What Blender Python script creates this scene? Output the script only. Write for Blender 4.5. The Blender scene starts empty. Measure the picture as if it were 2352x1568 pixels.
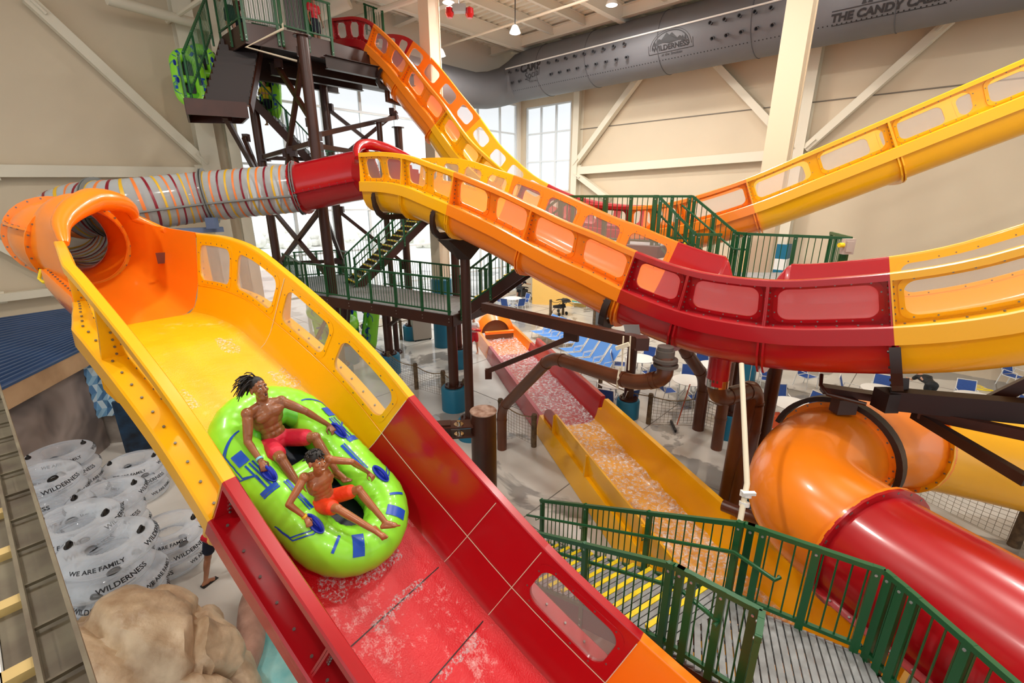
import bpy, bmesh, math, random
import numpy as np
from mathutils import Vector as V, Matrix as M4, noise as mnoise
random.seed(7)
SC = bpy.context.scene
COL = SC.collection
# ---------------------------------------------------------------- camera
FPX = 1050.0; PIT = math.radians(17.5); CH = 6.7
CP, SP = math.cos(PIT), math.sin(PIT)
ZU = V((0, 0, 1)); EYE = V((0, 0, CH))
cam = bpy.data.objects.new('camera', bpy.data.cameras.new('camera'))
COL.objects.link(cam); SC.camera = cam
cam.location = EYE; cam.rotation_euler = (math.pi/2 - PIT, 0, 0)
cam.data.sensor_width = 36; cam.data.lens = FPX/2352*36; cam.data.clip_start = .05; cam.data.clip_end = 500

def ray(x, y):
    u = (x-1176)/FPX; v = (784-y)/FPX
    return V((u, CP+v*SP, -SP+v*CP))
def at(x, y, t=None, z=None, Y=None, pl=None):
    """point of the place seen at a photo pixel: at depth t, height z, distance Y, or on the vertical plane pl"""
    d = ray(x, y)
    if z is not None: t = (z-CH)/d.z
    if Y is not None: t = Y/d.y
    if pl is not None: t = (pl[2]-0)/(pl[0]*d.x+pl[1]*d.y)
    return EYE + d*t
def at_plane(x, y, P, N):
    d = ray(x, y); return EYE + d*((P-EYE).dot(N)/d.dot(N))

# ---------------------------------------------------------------- materials
def lin(c):
    return tuple(((x/255)/12.92 if x/255 <= .04045 else ((x/255+.055)/1.055)**2.4) for x in c)
MATS = {}
def mat(name, rgb, rough=.45, metal=0, coat=0, var=0, vscale=6, bump=0, bscale=30, rgb2=None, emit=0, spec=.5, trans=0, coords='Object'):
    """principled material; optional slow noise variation (var / rgb2) and fine bump"""
    if name in MATS: return MATS[name]
    m = bpy.data.materials.new(name); m.use_nodes = True; MATS[name] = m
    nt = m.node_tree; b = nt.nodes['Principled BSDF']
    c = lin(rgb)+(1,)
    b.inputs['Base Color'].default_value = c; b.inputs['Roughness'].default_value = rough
    b.inputs['Metallic'].default_value = metal; b.inputs['Coat Weight'].default_value = coat
    b.inputs['Coat Roughness'].default_value = .08
    b.inputs['Specular IOR Level'].default_value = spec
    if emit:
        b.inputs['Emission Color'].default_value = c; b.inputs['Emission Strength'].default_value = emit
    if var or rgb2 or bump:
        tc = nt.nodes.new('ShaderNodeTexCoord')
    if var or rgb2:
        n = nt.nodes.new('ShaderNodeTexNoise'); n.inputs['Scale'].default_value = vscale; n.inputs['Detail'].default_value = 5
        nt.links.new(tc.outputs[coords], n.inputs['Vector'])
        r = nt.nodes.new('ShaderNodeValToRGB'); nt.links.new(n.outputs['Fac'], r.inputs['Fac'])
        c2 = (lin(rgb2)+(1,)) if rgb2 else tuple(x*(1-var) for x in c[:3])+(1,)
        r.color_ramp.elements[0].position = .35; r.color_ramp.elements[1].position = .65
        r.color_ramp.elements[0].color = c2; r.color_ramp.elements[1].color = c
        nt.links.new(r.outputs['Color'], b.inputs['Base Color'])
    if bump:
        n2 = nt.nodes.new('ShaderNodeTexNoise'); n2.inputs['Scale'].default_value = bscale; n2.inputs['Detail'].default_value = 4
        nt.links.new(tc.outputs[coords], n2.inputs['Vector'])
        bp = nt.nodes.new('ShaderNodeBump'); bp.inputs['Strength'].default_value = bump; bp.inputs['Distance'].default_value = .02
        nt.links.new(n2.outputs['Fac'], bp.inputs['Height']); nt.links.new(bp.outputs['Normal'], b.inputs['Normal'])
    return m
def mat_clear(name, rgb=(235, 240, 242), clear=.75, rough=.05, bump=0, bscale=40):
    """clear acrylic / vinyl: mostly transparent, with a real gloss"""
    if name in MATS: return MATS[name]
    m = bpy.data.materials.new(name); m.use_nodes = True; MATS[name] = m
    nt = m.node_tree; b = nt.nodes['Principled BSDF']; out = nt.nodes['Material Output']
    b.inputs['Base Color'].default_value = lin(rgb)+(1,); b.inputs['Roughness'].default_value = rough
    tr = nt.nodes.new('ShaderNodeBsdfTransparent'); mx = nt.nodes.new('ShaderNodeMixShader')
    lw = nt.nodes.new('ShaderNodeLayerWeight'); lw.inputs['Blend'].default_value = .35
    mp = nt.nodes.new('ShaderNodeMapRange'); nt.links.new(lw.outputs['Facing'], mp.inputs['Value'])
    mp.inputs['To Min'].default_value = clear; mp.inputs['To Max'].default_value = max(0, clear-.55)
    nt.links.new(mp.outputs['Result'], mx.inputs['Fac']); nt.links.new(b.outputs['BSDF'], mx.inputs[1]); nt.links.new(tr.outputs['BSDF'], mx.inputs[2])
    nt.links.new(mx.outputs['Shader'], out.inputs['Surface'])
    if bump:
        tc = nt.nodes.new('ShaderNodeTexCoord'); n2 = nt.nodes.new('ShaderNodeTexNoise'); n2.inputs['Scale'].default_value = bscale
        nt.links.new(tc.outputs['Object'], n2.inputs['Vector']); bp = nt.nodes.new('ShaderNodeBump'); bp.inputs['Strength'].default_value = bump
        nt.links.new(n2.outputs['Fac'], bp.inputs['Height']); nt.links.new(bp.outputs['Normal'], b.inputs['Normal'])
    return m
def mat_foam(name, lo=.5, hi=.62, scale=9, base=.06, stretch=(1, 1, 1), rgb=(245, 248, 250), top=.85):
    """running water sheet: clear and glossy, broken up by white foam"""
    if name in MATS: return MATS[name]
    m = bpy.data.materials.new(name); m.use_nodes = True; MATS[name] = m
    nt = m.node_tree; b = nt.nodes['Principled BSDF']; out = nt.nodes['Material Output']
    b.inputs['Base Color'].default_value = lin(rgb)+(1,); b.inputs['Roughness'].default_value = .25
    tc = nt.nodes.new('ShaderNodeTexCoord'); mp = nt.nodes.new('ShaderNodeMapping'); mp.inputs['Scale'].default_value = stretch
    nt.links.new(tc.outputs['Object'], mp.inputs['Vector'])
    n = nt.nodes.new('ShaderNodeTexNoise'); n.inputs['Scale'].default_value = scale; n.inputs['Detail'].default_value = 9; n.inputs['Roughness'].default_value = .68; n.inputs['Distortion'].default_value = .3
    nt.links.new(mp.outputs['Vector'], n.inputs['Vector'])
    r = nt.nodes.new('ShaderNodeMapRange'); r.inputs['From Min'].default_value = lo; r.inputs['From Max'].default_value = hi; r.inputs['To Min'].default_value = base; r.inputs['To Max'].default_value = top
    nt.links.new(n.outputs['Fac'], r.inputs['Value'])
    tr = nt.nodes.new('ShaderNodeBsdfTransparent'); mx = nt.nodes.new('ShaderNodeMixShader')
    nt.links.new(r.outputs['Result'], mx.inputs['Fac']); nt.links.new(tr.outputs['BSDF'], mx.inputs[1]); nt.links.new(b.outputs['BSDF'], mx.inputs[2])
    nt.links.new(mx.outputs['Shader'], out.inputs['Surface'])
    bp = nt.nodes.new('ShaderNodeBump'); bp.inputs['Strength'].default_value = .6; bp.inputs['Distance'].default_value = .03
    nt.links.new(n.outputs['Fac'], bp.inputs['Height']); nt.links.new(bp.outputs['Normal'], b.inputs['Normal'])
    return m

def mat_bed(name, rgb, foam=(250, 226, 222), lo=.55, hi=.8, rough=.32):
    """textured slide bed under a thin running film, flecked with fine foam in drifts"""
    m = mat(name, rgb, rough, bump=.35, bscale=60); nt = m.node_tree; b = nt.nodes['Principled BSDF']; tc = nt.nodes.new('ShaderNodeTexCoord'); fs = []
    for sc_, dt in ((1.6, 3), (13, 6), (60, 4)):
        n = nt.nodes.new('ShaderNodeTexNoise'); n.inputs['Scale'].default_value = sc_; n.inputs['Detail'].default_value = dt; n.inputs['Roughness'].default_value = .65; nt.links.new(tc.outputs['Object'], n.inputs['Vector']); fs.append(n.outputs['Fac'])
    def mth(op, a, b_):
        q = nt.nodes.new('ShaderNodeMath'); q.operation = op
        for i, v in enumerate((a, b_)):
            if isinstance(v, float): q.inputs[i].default_value = v
            else: nt.links.new(v, q.inputs[i])
        return q.outputs[0]
    s = mth('ADD', mth('MULTIPLY', fs[0], .4), mth('ADD', mth('MULTIPLY', fs[1], .35), mth('MULTIPLY', fs[2], .25)))
    r = nt.nodes.new('ShaderNodeMapRange'); r.inputs['From Min'].default_value = lo; r.inputs['From Max'].default_value = hi; r.inputs['To Max'].default_value = .75; nt.links.new(s, r.inputs['Value'])
    x = nt.nodes.new('ShaderNodeMix'); x.data_type = 'RGBA'; nt.links.new(r.outputs['Result'], x.inputs['Factor']); x.inputs['A'].default_value = lin(rgb)+(1,); x.inputs['B'].default_value = lin(foam)+(1,)
    nt.links.new(x.outputs['Result'], b.inputs['Base Color']); return m
YEL = mat('yellow_gelcoat', (250, 182, 8), .28, coat=.35)
ORA = mat('orange_gelcoat', (252, 136, 24), .26, coat=.4)
RED = mat('red_gelcoat', (176, 8, 22), .26, coat=.4)
YELD = mat('yellow_gelcoat_back', (236, 160, 8), .35)
ORAD = mat('orange_gelcoat_back', (236, 118, 16), .35)
REDD = mat('red_gelcoat_back', (158, 8, 20), .35)
BROWN = mat('brown_paint', (66, 32, 20), .35, var=.25, vscale=2)
BRPIPE = mat('brown_pipe_paint', (96, 52, 30), .3, var=.15, vscale=3)
DARK = mat('dark_brown_steel', (40, 22, 18), .45)
GREEN = mat('green_paint', (20, 84, 44), .35)
CREAM = mat('cream_steel_paint', (226, 218, 198), .55)
WHITE = mat('white_paint', (238, 238, 234), .5)
STEEL = mat('galvanised_steel', (170, 172, 172), .38, metal=.6)
BOLT = mat('bolt_steel', (128, 126, 120), .4, metal=.7)
CHROME = mat('bright_steel', (210, 210, 208), .16, metal=1)
GRATE = mat('grey_deck_plank', (150, 152, 152), .6, var=.2, vscale=9)
NOSE = mat('yellow_nosing', (244, 214, 20), .6)
BLACK = mat('black_rubber', (22, 22, 24), .5)
TEAL = mat('teal_paint', (20, 108, 140), .45)
CORD = mat('off_white_rope', (225, 215, 190), .7)
ACRYL = mat_clear('clear_acrylic', (206, 202, 200), .8, .1, .12, 26)
# ---------------------------------------------------------------- mesh builder
class MB:
    def __init__(s): s.v = []; s.f = []; s.m = []
    def add(s, vs, fs, mi=0):
        o = len(s.v); s.v += [V(p) for p in vs]
        for f in fs: s.f.append([i+o for i in f]); s.m.append(mi)
    def box(s, c, size, mi=0, rot=None):
        c = V(c); x, y, z = [q/2 for q in size]
        vs = [V((i*x, j*y, k*z)) for i in (-1, 1) for j in (-1, 1) for k in (-1, 1)]
        if rot is not None: vs = [rot @ p for p in vs]
        s.add([c+p for p in vs], [(0, 1, 3, 2), (4, 6, 7, 5), (0, 4, 5, 1), (2, 3, 7, 6), (0, 2, 6, 4), (1, 5, 7, 3)], mi)
    def beam(s, p, q, w, h, up=(0, 0, 1), mi=0):
        """box from p to q, w across, h along up"""
        p, q = V(p), V(q); d = (q-p)
        if d.length < 1e-6: return
        d.normalize(); up = V(up)
        x = d.cross(up)
        if x.length < 1e-4: x = d.cross(V((1, 0, 0)))
        x.normalize(); u = x.cross(d)
        a, b = x*w/2, u*h/2
        vs = [o+i*a+j*b for o in (p, q) for i, j in ((-1, -1), (1, -1), (1, 1), (-1, 1))]
        s.add(vs, [(0, 3, 2, 1), (4, 5, 6, 7), (0, 1, 5, 4), (1, 2, 6, 5), (2, 3, 7, 6), (3, 0, 4, 7)], mi)
    def ibeam(s, p, q, w, h, th=.02, up=(0, 0, 1), mi=0):
        p, q, up = V(p), V(q), V(up); d = (q-p).normalized(); x = d.cross(up).normalized(); u = x.cross(d)
        s.beam(p, q, th, h-2*th, up, mi)
        for k in (-1, 1): s.beam(p+u*k*(h-th)/2, q+u*k*(h-th)/2, w, th, up, mi)
    def loft(s, rings, closed=True, caps=True, mi=0, loop=False):
        n = len(rings[0]); o = len(s.v)
        for r in rings: s.v += [V(p) for p in r]
        R = len(rings)
        for i in range(R if loop else R-1):
            a, b = o+i*n, o+((i+1) % R)*n
            for j in range(n if closed else n-1):
                k = (j+1) % n; s.f.append([a+j, a+k, b+k, b+j]); s.m.append(mi)
        if caps and not loop:
            s.f.append([o+j for j in range(n)][::-1]); s.m.append(mi)
            s.f.append([o+(R-1)*n+j for j in range(n)]); s.m.append(mi)
    def tube(s, pts, r, n=10, mi=0, caps=True, loop=False, flat=1.0, up=None):
        pts = [V(p) for p in pts]; rs = r if isinstance(r, (list, tuple)) else [r]*len(pts)
        ring = []; prev = None
        N = len(pts)
        for i, p in enumerate(pts):
            if loop: d = pts[(i+1) % N]-pts[i-1]
            else: d = pts[min(i+1, N-1)]-pts[max(i-1, 0)]
            d.normalize()
            if prev is None:
                a = V(up) if up is not None else V((0, 0, 1))
                if abs(a.dot(d)) > .95: a = V((1, 0, 0))
                x = (a-d*a.dot(d)).normalized()
            else: x = (prev-d*prev.dot(d)).normalized()
            prev = x; y = d.cross(x)
            ring.append([p+(x*math.cos(t)*flat+y*math.sin(t))*rs[i] for t in [2*math.pi*k/n for k in range(n)]])
        s.loft(ring, True, caps, mi, loop)
    def lathe(s, prof, c=(0, 0, 0), n=24, mi=0, axis=None, caps=False):
        """prof: (radius, height) pairs"""
        c = V(c); q = (V((0, 0, 1)).rotation_difference(V(axis)).to_matrix() if axis is not None else None)
        rings = []
        for r, z in prof:
            ring = [V((r*math.cos(2*math.pi*k/n), r*math.sin(2*math.pi*k/n), z)) for k in range(n)]
            rings.append([c+(q @ p if q is not None else p) for p in ring])
        s.loft(rings, True, caps, mi)
    def ball(s, c, r, n=10, m=7, mi=0, rot=None):
        c = V(c); r = r if isinstance(r, (tuple, list)) else (r, r, r); rings = []
        for i in range(m+1):
            a = -math.pi/2+math.pi*i/m; e = max(math.cos(a), .02)
            ring = [V((e*math.cos(2*math.pi*k/n)*r[0], e*math.sin(2*math.pi*k/n)*r[1], math.sin(a)*r[2])) for k in range(n)]
            rings.append([c+(rot @ p if rot is not None else p) for p in ring])
        s.loft(rings, True, True, mi)
    def bolt(s, c, nrm, r=.012, h=.012, mi=0):
        nrm = V(nrm).normalized(); a = nrm.orthogonal().normalized(); b = nrm.cross(a); c = V(c)
        lo = [c+(a*math.cos(k*1.0472)+b*math.sin(k*1.0472))*r for k in range(6)]
        s.add(lo+[p+nrm*h for p in lo], [(6, 7, 8, 9, 10, 11)]+[(i, (i+1) % 6, (i+1) % 6+6, i+6) for i in range(6)], mi)
    def mesh(s, name, mats, smooth=35):
        me = bpy.data.meshes.new(name); me.from_pydata([tuple(p) for p in s.v], [], s.f)
        for m in (mats if isinstance(mats, (list, tuple)) else [mats]): me.materials.append(m)
        if len(me.polygons) == len(s.m): me.polygons.foreach_set('material_index', s.m)
        bm = bmesh.new(); bm.from_mesh(me); bmesh.ops.recalc_face_normals(bm, faces=bm.faces); bm.to_mesh(me); bm.free()
        if smooth:
            me.polygons.foreach_set('use_smooth', [True]*len(me.polygons)); me.set_sharp_from_angle(angle=math.radians(smooth))
        me.update(); return me
ORG = {}
def tag(o, label=None, cat=None, group=None, kind=None):
    if label: o['label'] = label
    if cat: o['category'] = cat
    if group: o['group'] = group
    if kind: o['kind'] = kind
    return o
def thing(name, label, cat, loc=(0, 0, 0), group=None, rz=0):
    o = bpy.data.objects.new(name, None); COL.objects.link(o); o.empty_display_size = .2
    o.location = loc; o.rotation_euler = (0, 0, rz); ORG[o.name] = V(loc); return tag(o, label, cat, group)
def put(mb, name, mats, parent=None, smooth=35, label=None):
    """link a built mesh as ONE object; verts are in world space unless the root stands at the origin"""
    if parent is not None:
        o0 = ORG[parent.name]
        if o0.length > 0: mb.v = [p-o0 for p in mb.v]
    o = bpy.data.objects.new(name, mb.mesh(name, mats, smooth)); COL.objects.link(o)
    if parent is not None: o.parent = parent; ORG[o.name] = ORG[parent.name]
    if label: o['label'] = label
    return o
def solo(mb, name, mats, label, cat, group=None, smooth=35, kind=None):
    """a thing that is one mesh, its origin at its base centre"""
    lo = V([min(p[i] for p in mb.v) for i in range(3)]); hi = V([max(p[i] for p in mb.v) for i in range(3)])
    c = V(((lo.x+hi.x)/2, (lo.y+hi.y)/2, lo.z)); mb.v = [p-c for p in mb.v]
    o = bpy.data.objects.new(name, mb.mesh(name, mats, smooth)); COL.objects.link(o); o.location = c
    return tag(o, label, cat, group, kind)
def struct(mb, name, mats, smooth=35, parent=None):
    o = put(mb, name, mats, parent, smooth)
    if parent is None: o['kind'] = 'structure'
    return o
def clone(root, loc=None, rz=None, label=None, group=None, rot=None):
    r = root.copy(); COL.objects.link(r)
    if loc is not None: r.location = loc
    if rz is not None: r.rotation_euler = (0, 0, rz)
    if rot is not None: r.rotation_euler = rot
    if label: r['label'] = label
    if group: r['group'] = group
    for ch in root.children:
        c = ch.copy(); COL.objects.link(c); c.parent = r
        for g in ch.children:
            d = g.copy(); COL.objects.link(d); d.parent = c
    return r
def lerp(a, b, t): return a+(b-a)*t
def interp(xs, ys, x):
    return float(np.interp(x, xs, ys))
def spline(xs, ys):
    """monotone-ish cubic through knots -> callable (value, slope)"""
    xs = np.array(xs, float); ys = np.array(ys, float); d = np.gradient(ys, xs)
    def f(x):
        i = int(np.clip(np.searchsorted(xs, x)-1, 0, len(xs)-2)); h = xs[i+1]-xs[i]; t = (x-xs[i])/h
        if t < 0 or t > 1:
            k = 0 if t < 0 else -1; return ys[k]+d[k]*(x-xs[k]), d[k]
        a, b, p, q = ys[i], ys[i+1], d[i]*h, d[i+1]*h
        v = (2*t**3-3*t**2+1)*a+(t**3-2*t**2+t)*p+(-2*t**3+3*t**2)*b+(t**3-t**2)*q
        dv = ((6*t*t-6*t)*a+(3*t*t-4*t+1)*p+(-6*t*t+6*t)*b+(3*t*t-2*t)*q)/h
        return v, dv
    return f
def catmull(pts, n=8, closed=False):
    pts = [V(p) for p in pts]; out = []; N = len(pts)
    for i in range(N if closed else N-1):
        g = (lambda k: pts[k % N]) if closed else (lambda k: pts[max(0, min(N-1, k))])
        a, b, c, d = g(i-1), g(i), g(i+1), g(i+2)
        for k in range(n):
            t = k/n; out.append(.5*((2*b)+(c-a)*t+(2*a-5*b+4*c-d)*t*t+(3*b-a-3*c+d)*t**3))
    if not closed: out.append(pts[-1])
    return out
def text_mesh(s, size=1.0, extrude=0.0, shear=0, bold=0, space=1.0):
    cu = bpy.data.curves.new('txt', 'FONT'); cu.body = s; cu.size = size; cu.extrude = extrude; cu.align_x = 'CENTER'; cu.align_y = 'CENTER'
    cu.shear = shear; cu.offset = bold; cu.space_character = space; cu.resolution_u = 3
    o = bpy.data.objects.new('txt', cu); COL.objects.link(o)
    me = bpy.data.meshes.new_from_object(o.evaluated_get(bpy.context.evaluated_depsgraph_get()))
    vs = [v.co.copy() for v in me.vertices]; fs = [list(p.vertices) for p in me.polygons]
    bpy.data.objects.remove(o); bpy.data.meshes.remove(me); bpy.data.curves.remove(cu)
    return vs, fs
# ================================================================ ROOM
K = V((.6, 33, 0)); LD = V((-.682, -.731, 0)).normalized(); RD = V((.731, -.682, 0)).normalized()
def wl(s, z=0, off=0): return K+LD*s+RD*off+ZU*z       # along the window/left wall, off = into the hall
def wr(s, z=0, off=0): return K+RD*s+LD*off+ZU*z       # along the right wall
def sl(x, y): d = ray(x, y); k = d.x/d.y; return (K.x-33*k)/(-LD.x+LD.y*k)
def sr(x, y): d = ray(x, y); k = d.x/d.y; return (33*k-K.x)/(RD.x-RD.y*k)
WALL = mat('wall_panel_beige', (214, 198, 172), .6, var=.04, vscale=.6)
WALLW = mat('wall_panel_pale', (236, 230, 218), .6)
CEIL = mat('ceiling_deck_paint', (232, 228, 214), .6)
CBEAM = mat('ceiling_steel_paint', (236, 232, 220), .5)

fl = mat('wet_concrete', (200, 197, 190), .3, rgb2=(184, 180, 173), vscale=.5)
nt = fl.node_tree; b_ = nt.nodes['Principled BSDF']; tc = nt.nodes.new('ShaderNodeTexCoord')
n_ = nt.nodes.new('ShaderNodeTexNoise'); n_.inputs['Scale'].default_value = .32; n_.inputs['Detail'].default_value = 6; n_.inputs['Roughness'].default_value = .55; n_.inputs['Distortion'].default_value = .5
nt.links.new(tc.outputs['Object'], n_.inputs['Vector'])
mr = nt.nodes.new('ShaderNodeMapRange'); mr.inputs['From Min'].default_value = .55; mr.inputs['From Max'].default_value = .57; mr.inputs['To Min'].default_value = .2; mr.inputs['To Max'].default_value = .06
nt.links.new(n_.outputs['Fac'], mr.inputs['Value']); nt.links.new(mr.outputs['Result'], b_.inputs['Roughness'])
lnk = [l for l in nt.links if l.to_socket == b_.inputs['Base Color']][0]; src = lnk.from_socket
mx_ = nt.nodes.new('ShaderNodeMix'); mx_.data_type = 'RGBA'; mr2 = nt.nodes.new('ShaderNodeMapRange')
mr2.inputs['From Min'].default_value = .55; mr2.inputs['From Max'].default_value = .57; nt.links.new(n_.outputs['Fac'], mr2.inputs['Value'])
nt.links.new(mr2.outputs['Result'], mx_.inputs['Factor']); nt.links.new(src, mx_.inputs['A']); mx_.inputs['B'].default_value = lin((142, 140, 136))+(1,)
nt.links.new(mx_.outputs['Result'], b_.inputs['Base Color'])
mb = MB(); mb.box((2, 12, -.15), (64, 64, .3)); 
mb.v = [p for p in mb.v]; floor = struct(mb, 'floor', fl)
# control joints of the slab
mb = MB()
for k in range(-4, 9):
    mb.beam(V((0, 14, .002))+RD*30+LD*(k*4-8), V((0, 14, .002))-RD*30+LD*(k*4-8), .025, .004)
    mb.beam(V((0, 14, .002))+LD*30+RD*(k*4-8), V((0, 14, .002))-LD*30+RD*(k*4-8), .025, .004)
struct(mb, 'trim_1', mat('slab_joint', (110, 106, 100), .8))

TOPZ = 15.4
mb = MB()
def slab(mb, f, s0, s1, z0, z1, th=.3, mi=0):
    mb.loft([[f(s0, z0), f(s1, z0), f(s1, z1), f(s0, z1)], [f(s0, z0, -th), f(s1, z0, -th), f(s1, z1, -th), f(s0, z1, -th)]], True, True, mi)
WS0, WS1, WZ0, WZ1 = .35, 17.4, .25, 12.4
slab(mb, wl, WS1, 46, 0, TOPZ)
struct(mb, 'wall_left', [WALL, mat('panel_seam', (120, 112, 100), .7)])
mb = MB(); slab(mb, wl, -.3, WS1, WZ1, TOPZ); slab(mb, wl, -.3, WS1, 0, WZ0); slab(mb, wl, -.3, WS0, WZ0, WZ1)
struct(mb, 'wall_far', WALLW)
mb = MB(); slab(mb, wr, 4.4, 42, 0, TOPZ); slab(mb, wr, 0, 4.4, 12.2, TOPZ); slab(mb, wr, 0, 4.4, 0, 7.1); slab(mb, wr, 0, .4, 7.1, 12.2); slab(mb, wr, 4.05, 4.4, 7.1, 12.2)
for z in (10.55,): mb.beam(wr(4.4, z, .01), wr(42, z, .01), .03, .05, mi=1)
struct(mb, 'wall_right', [WALL, MATS['panel_seam']])
# windows: frame grid + panes
ALU = mat('white_window_frame', (226, 232, 236), .4)
GLASS = mat_clear('window_glass', (225, 238, 245), .9, .02)
def window(name, f, ss, zs):
    mb = MB()
    for s in ss: mb.beam(f(s, zs[0], -.1), f(s, zs[-1], -.1), .09, .14, f(1, 0)-f(0, 0))
    for z in zs: mb.beam(f(ss[0], z, -.1), f(ss[-1], z, -.1), .14, .09)
    w = struct(mb, name, ALU)
    g = MB(); g.add([f(ss[0], zs[0], -.12), f(ss[-1], zs[0], -.12), f(ss[-1], zs[-1], -.12), f(ss[0], zs[-1], -.12)], [(0, 1, 2, 3)])
    o = put(g, 'glass', GLASS, None, 0); o.parent = w
window('window_1', wl, [.4, 1.9, 3.8, 5.75, 7.7, 9.65, 11.6, 13.55, 15.4, 17.35], [.3, 2.1, 4.1, 6.1, 8.05, 10.65, 12.35])
window('window_2', wr, [.45, 1.65, 2.85, 4.0], [7.15, 8.9, 10.6, 12.15])
# roof deck: corrugated
mb = MB(); pts = []
x = -.2
while x < 58:
    pts += [(x, 0), (x+.16, 0), (x+.2, -.09), (x+.36, -.09)]; x += .4
ra = [K+LD*a+RD*-.2+ZU*(15.25+b) for a, b in pts]; rb = [K+LD*a+RD*58+ZU*(15.25+b) for a, b in pts]
mb.loft([ra, rb], False, False); qa = [K+LD*a+RD*b+ZU*15.4 for a, b in ((-.3, -.3), (58, -.3), (58, 58), (-.3, 58))]; mb.loft([qa, [p+ZU*.2 for p in qa]])
struct(mb, 'ceiling', CEIL, 0)
# ceiling beams along the hall + girders across
for k, (r, dep) in enumerate([(-26.5, .7), (-24.4, .4), (-22.6, .4), (-20.6, .4), (-19.35, .75), (-17.2, .4), (-15.2, .4), (-13.1, .75), (-11, .4), (-9, .4), (-7, .75), (-4.5, .4), (-2, .4), (1, .75)]):
    base = RD*r; a0 = (-30.5-0)  # coordinate along -LD
    mb = MB(); p = base-LD*4; q = base-LD*26.5; p.z = q.z = 15.15-dep/2
    mb.ibeam(p, q, .28 if dep > .5 else .16, dep, .03)
    solo(mb, 'ceiling_beam', CBEAM, ['deep cream steel beam running across the hall under the roof deck', 'slim cream steel joist running under the corrugated roof deck'][dep < .5], 'beam', 'roof beams', kind='structure')
for k, off in enumerate((3.0, 9.5)):
    mb = MB(); p = wr(.3, 14.85, off); q = wr(34, 14.85, off); mb.ibeam(p, q, .3, .5, .03)
    solo(mb, 'ceiling_girder', CBEAM, 'cream girder carrying the roof joists across the hall', 'beam', 'roof girders', kind='structure')
mb = MB(); mb.tube([at(1000, 112, z=13.9), at(1352, -2, z=13.9)], .05, 8); solo(mb, 'sprinkler_pipe', CREAM, 'thin white sprinkler pipe slung below the roof joists', 'pipe')
mb = MB(); mb.tube([at(245, -2, z=12.6), at(480, 62, z=12.6)], .16, 12); mb.tube([at(463, -2, z=12.7), at(384, 51, z=12.7)], .07, 8)
solo(mb, 'roof_pipe', CREAM, 'round white strut pipe under the roof beside the slide tower', 'pipe')
mb = MB(); mb.tube([at(800, 0, z=14.2), at(700, 42, z=13.6)], .3, 14); mb.tube([at(960, -6, z=14.2), at(770, 60, z=14.0)], .12, 10)
solo(mb, 'ceiling_air_pipe', CREAM, 'pale round pipe under the ceiling behind the tower top', 'pipe')
# wall steel
def wallpost(f, s, w=.5, d=.45, z1=15.1, off=.25, label='', name='wall_column', mats=CREAM):
    mb = MB(); a = f(1, 0)-f(0, 0); mb.beam(f(s, 0, off), f(s, z1, off), .03, d, f(0, 0, 1)-f(0, 0, 0))
    for k in (0, 1): mb.beam(f(s, 0, off+(k-.5)*d), f(s, z1, off+(k-.5)*d), w, .035, f(0, 0, 1)-f(0, 0, 0))
    return solo(mb, name, mats, label, 'column', kind='structure')
wallpost(wl, 18.6, .62, .5, label='white steel column on the beige wall next to the tall glazing')
wallpost(wl, 17.6, .4, .25, label='narrow pale jamb column between beige wall and tall glazing', off=.12)
wallpost(wr, 4.75, .4, .5, label='white steel column where the corner window meets the beige wall')
wallpost(wr, 16.5, .55, .5, label='white wall column behind the long yellow slide')
def brace(p, q, w, h, label, up=(0, 0, 1), name='wall_brace'):
    mb = MB(); mb.beam(p, q, w, h, up); d = (V(q)-V(p)).normalized()
    for o, s in ((V(p), 1), (V(q), -1)): mb.beam(o+d*s*.02, o+d*s*.5, w*.25, h*1.5, up)
    return solo(mb, name, CREAM, label, 'brace', kind='structure')
def pw(x, y, f, off=.3):
    n = RD if f is wl else LD; k = (K+n*off); return at(x, y, pl=(n.x, n.y, n.x*k.x+n.y*k.y))
brace(pw(62, -4, wl), pw(474, 378, wl), .3, .34, 'long diagonal white brace high on the beige wall by the tower', RD)
brace(pw(-60, 392, wl), pw(484, 396, wl), .3, .36, 'level white girt on the beige wall above the orange tube bend')
brace(pw(-120, 500, wl), pw(150, 640, wl), .3, .34, 'diagonal white brace low on the wall behind the orange tube bend', RD)
brace(pw(-40, 688, wl), pw(160, 664, wl), .3, .25, 'white rail on the wall just above the blue roof')
brace(pw(1318, 393, wr), pw(1832, 352, wr), .3, .42, 'level white girt on the beige wall behind the long yellow slide')
brace(pw(1474, 170, wr), pw(1320, 380, wr), .3, .36, 'diagonal white brace rising from the corner window to the duct', LD)
brace(pw(1636, 138, wr), pw(1826, 342, wr), .3, .36, 'diagonal white brace dropping from the duct to the wall column', LD)
brace(pw(2186, 44, wr), pw(1850, 342, wr), .3, .36, 'long diagonal white brace under the sweet shop lettering', LD)
brace(pw(1322, 398, wr), pw(1400, 458, wr), .3, .34, 'short white brace below the girt beside the corner window', LD)
brace(pw(1318, 560, wr), pw(1318+60, 620, wr), .2, .2, 'small white strut low on the beige wall behind the fence', LD) if 0 else None
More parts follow.
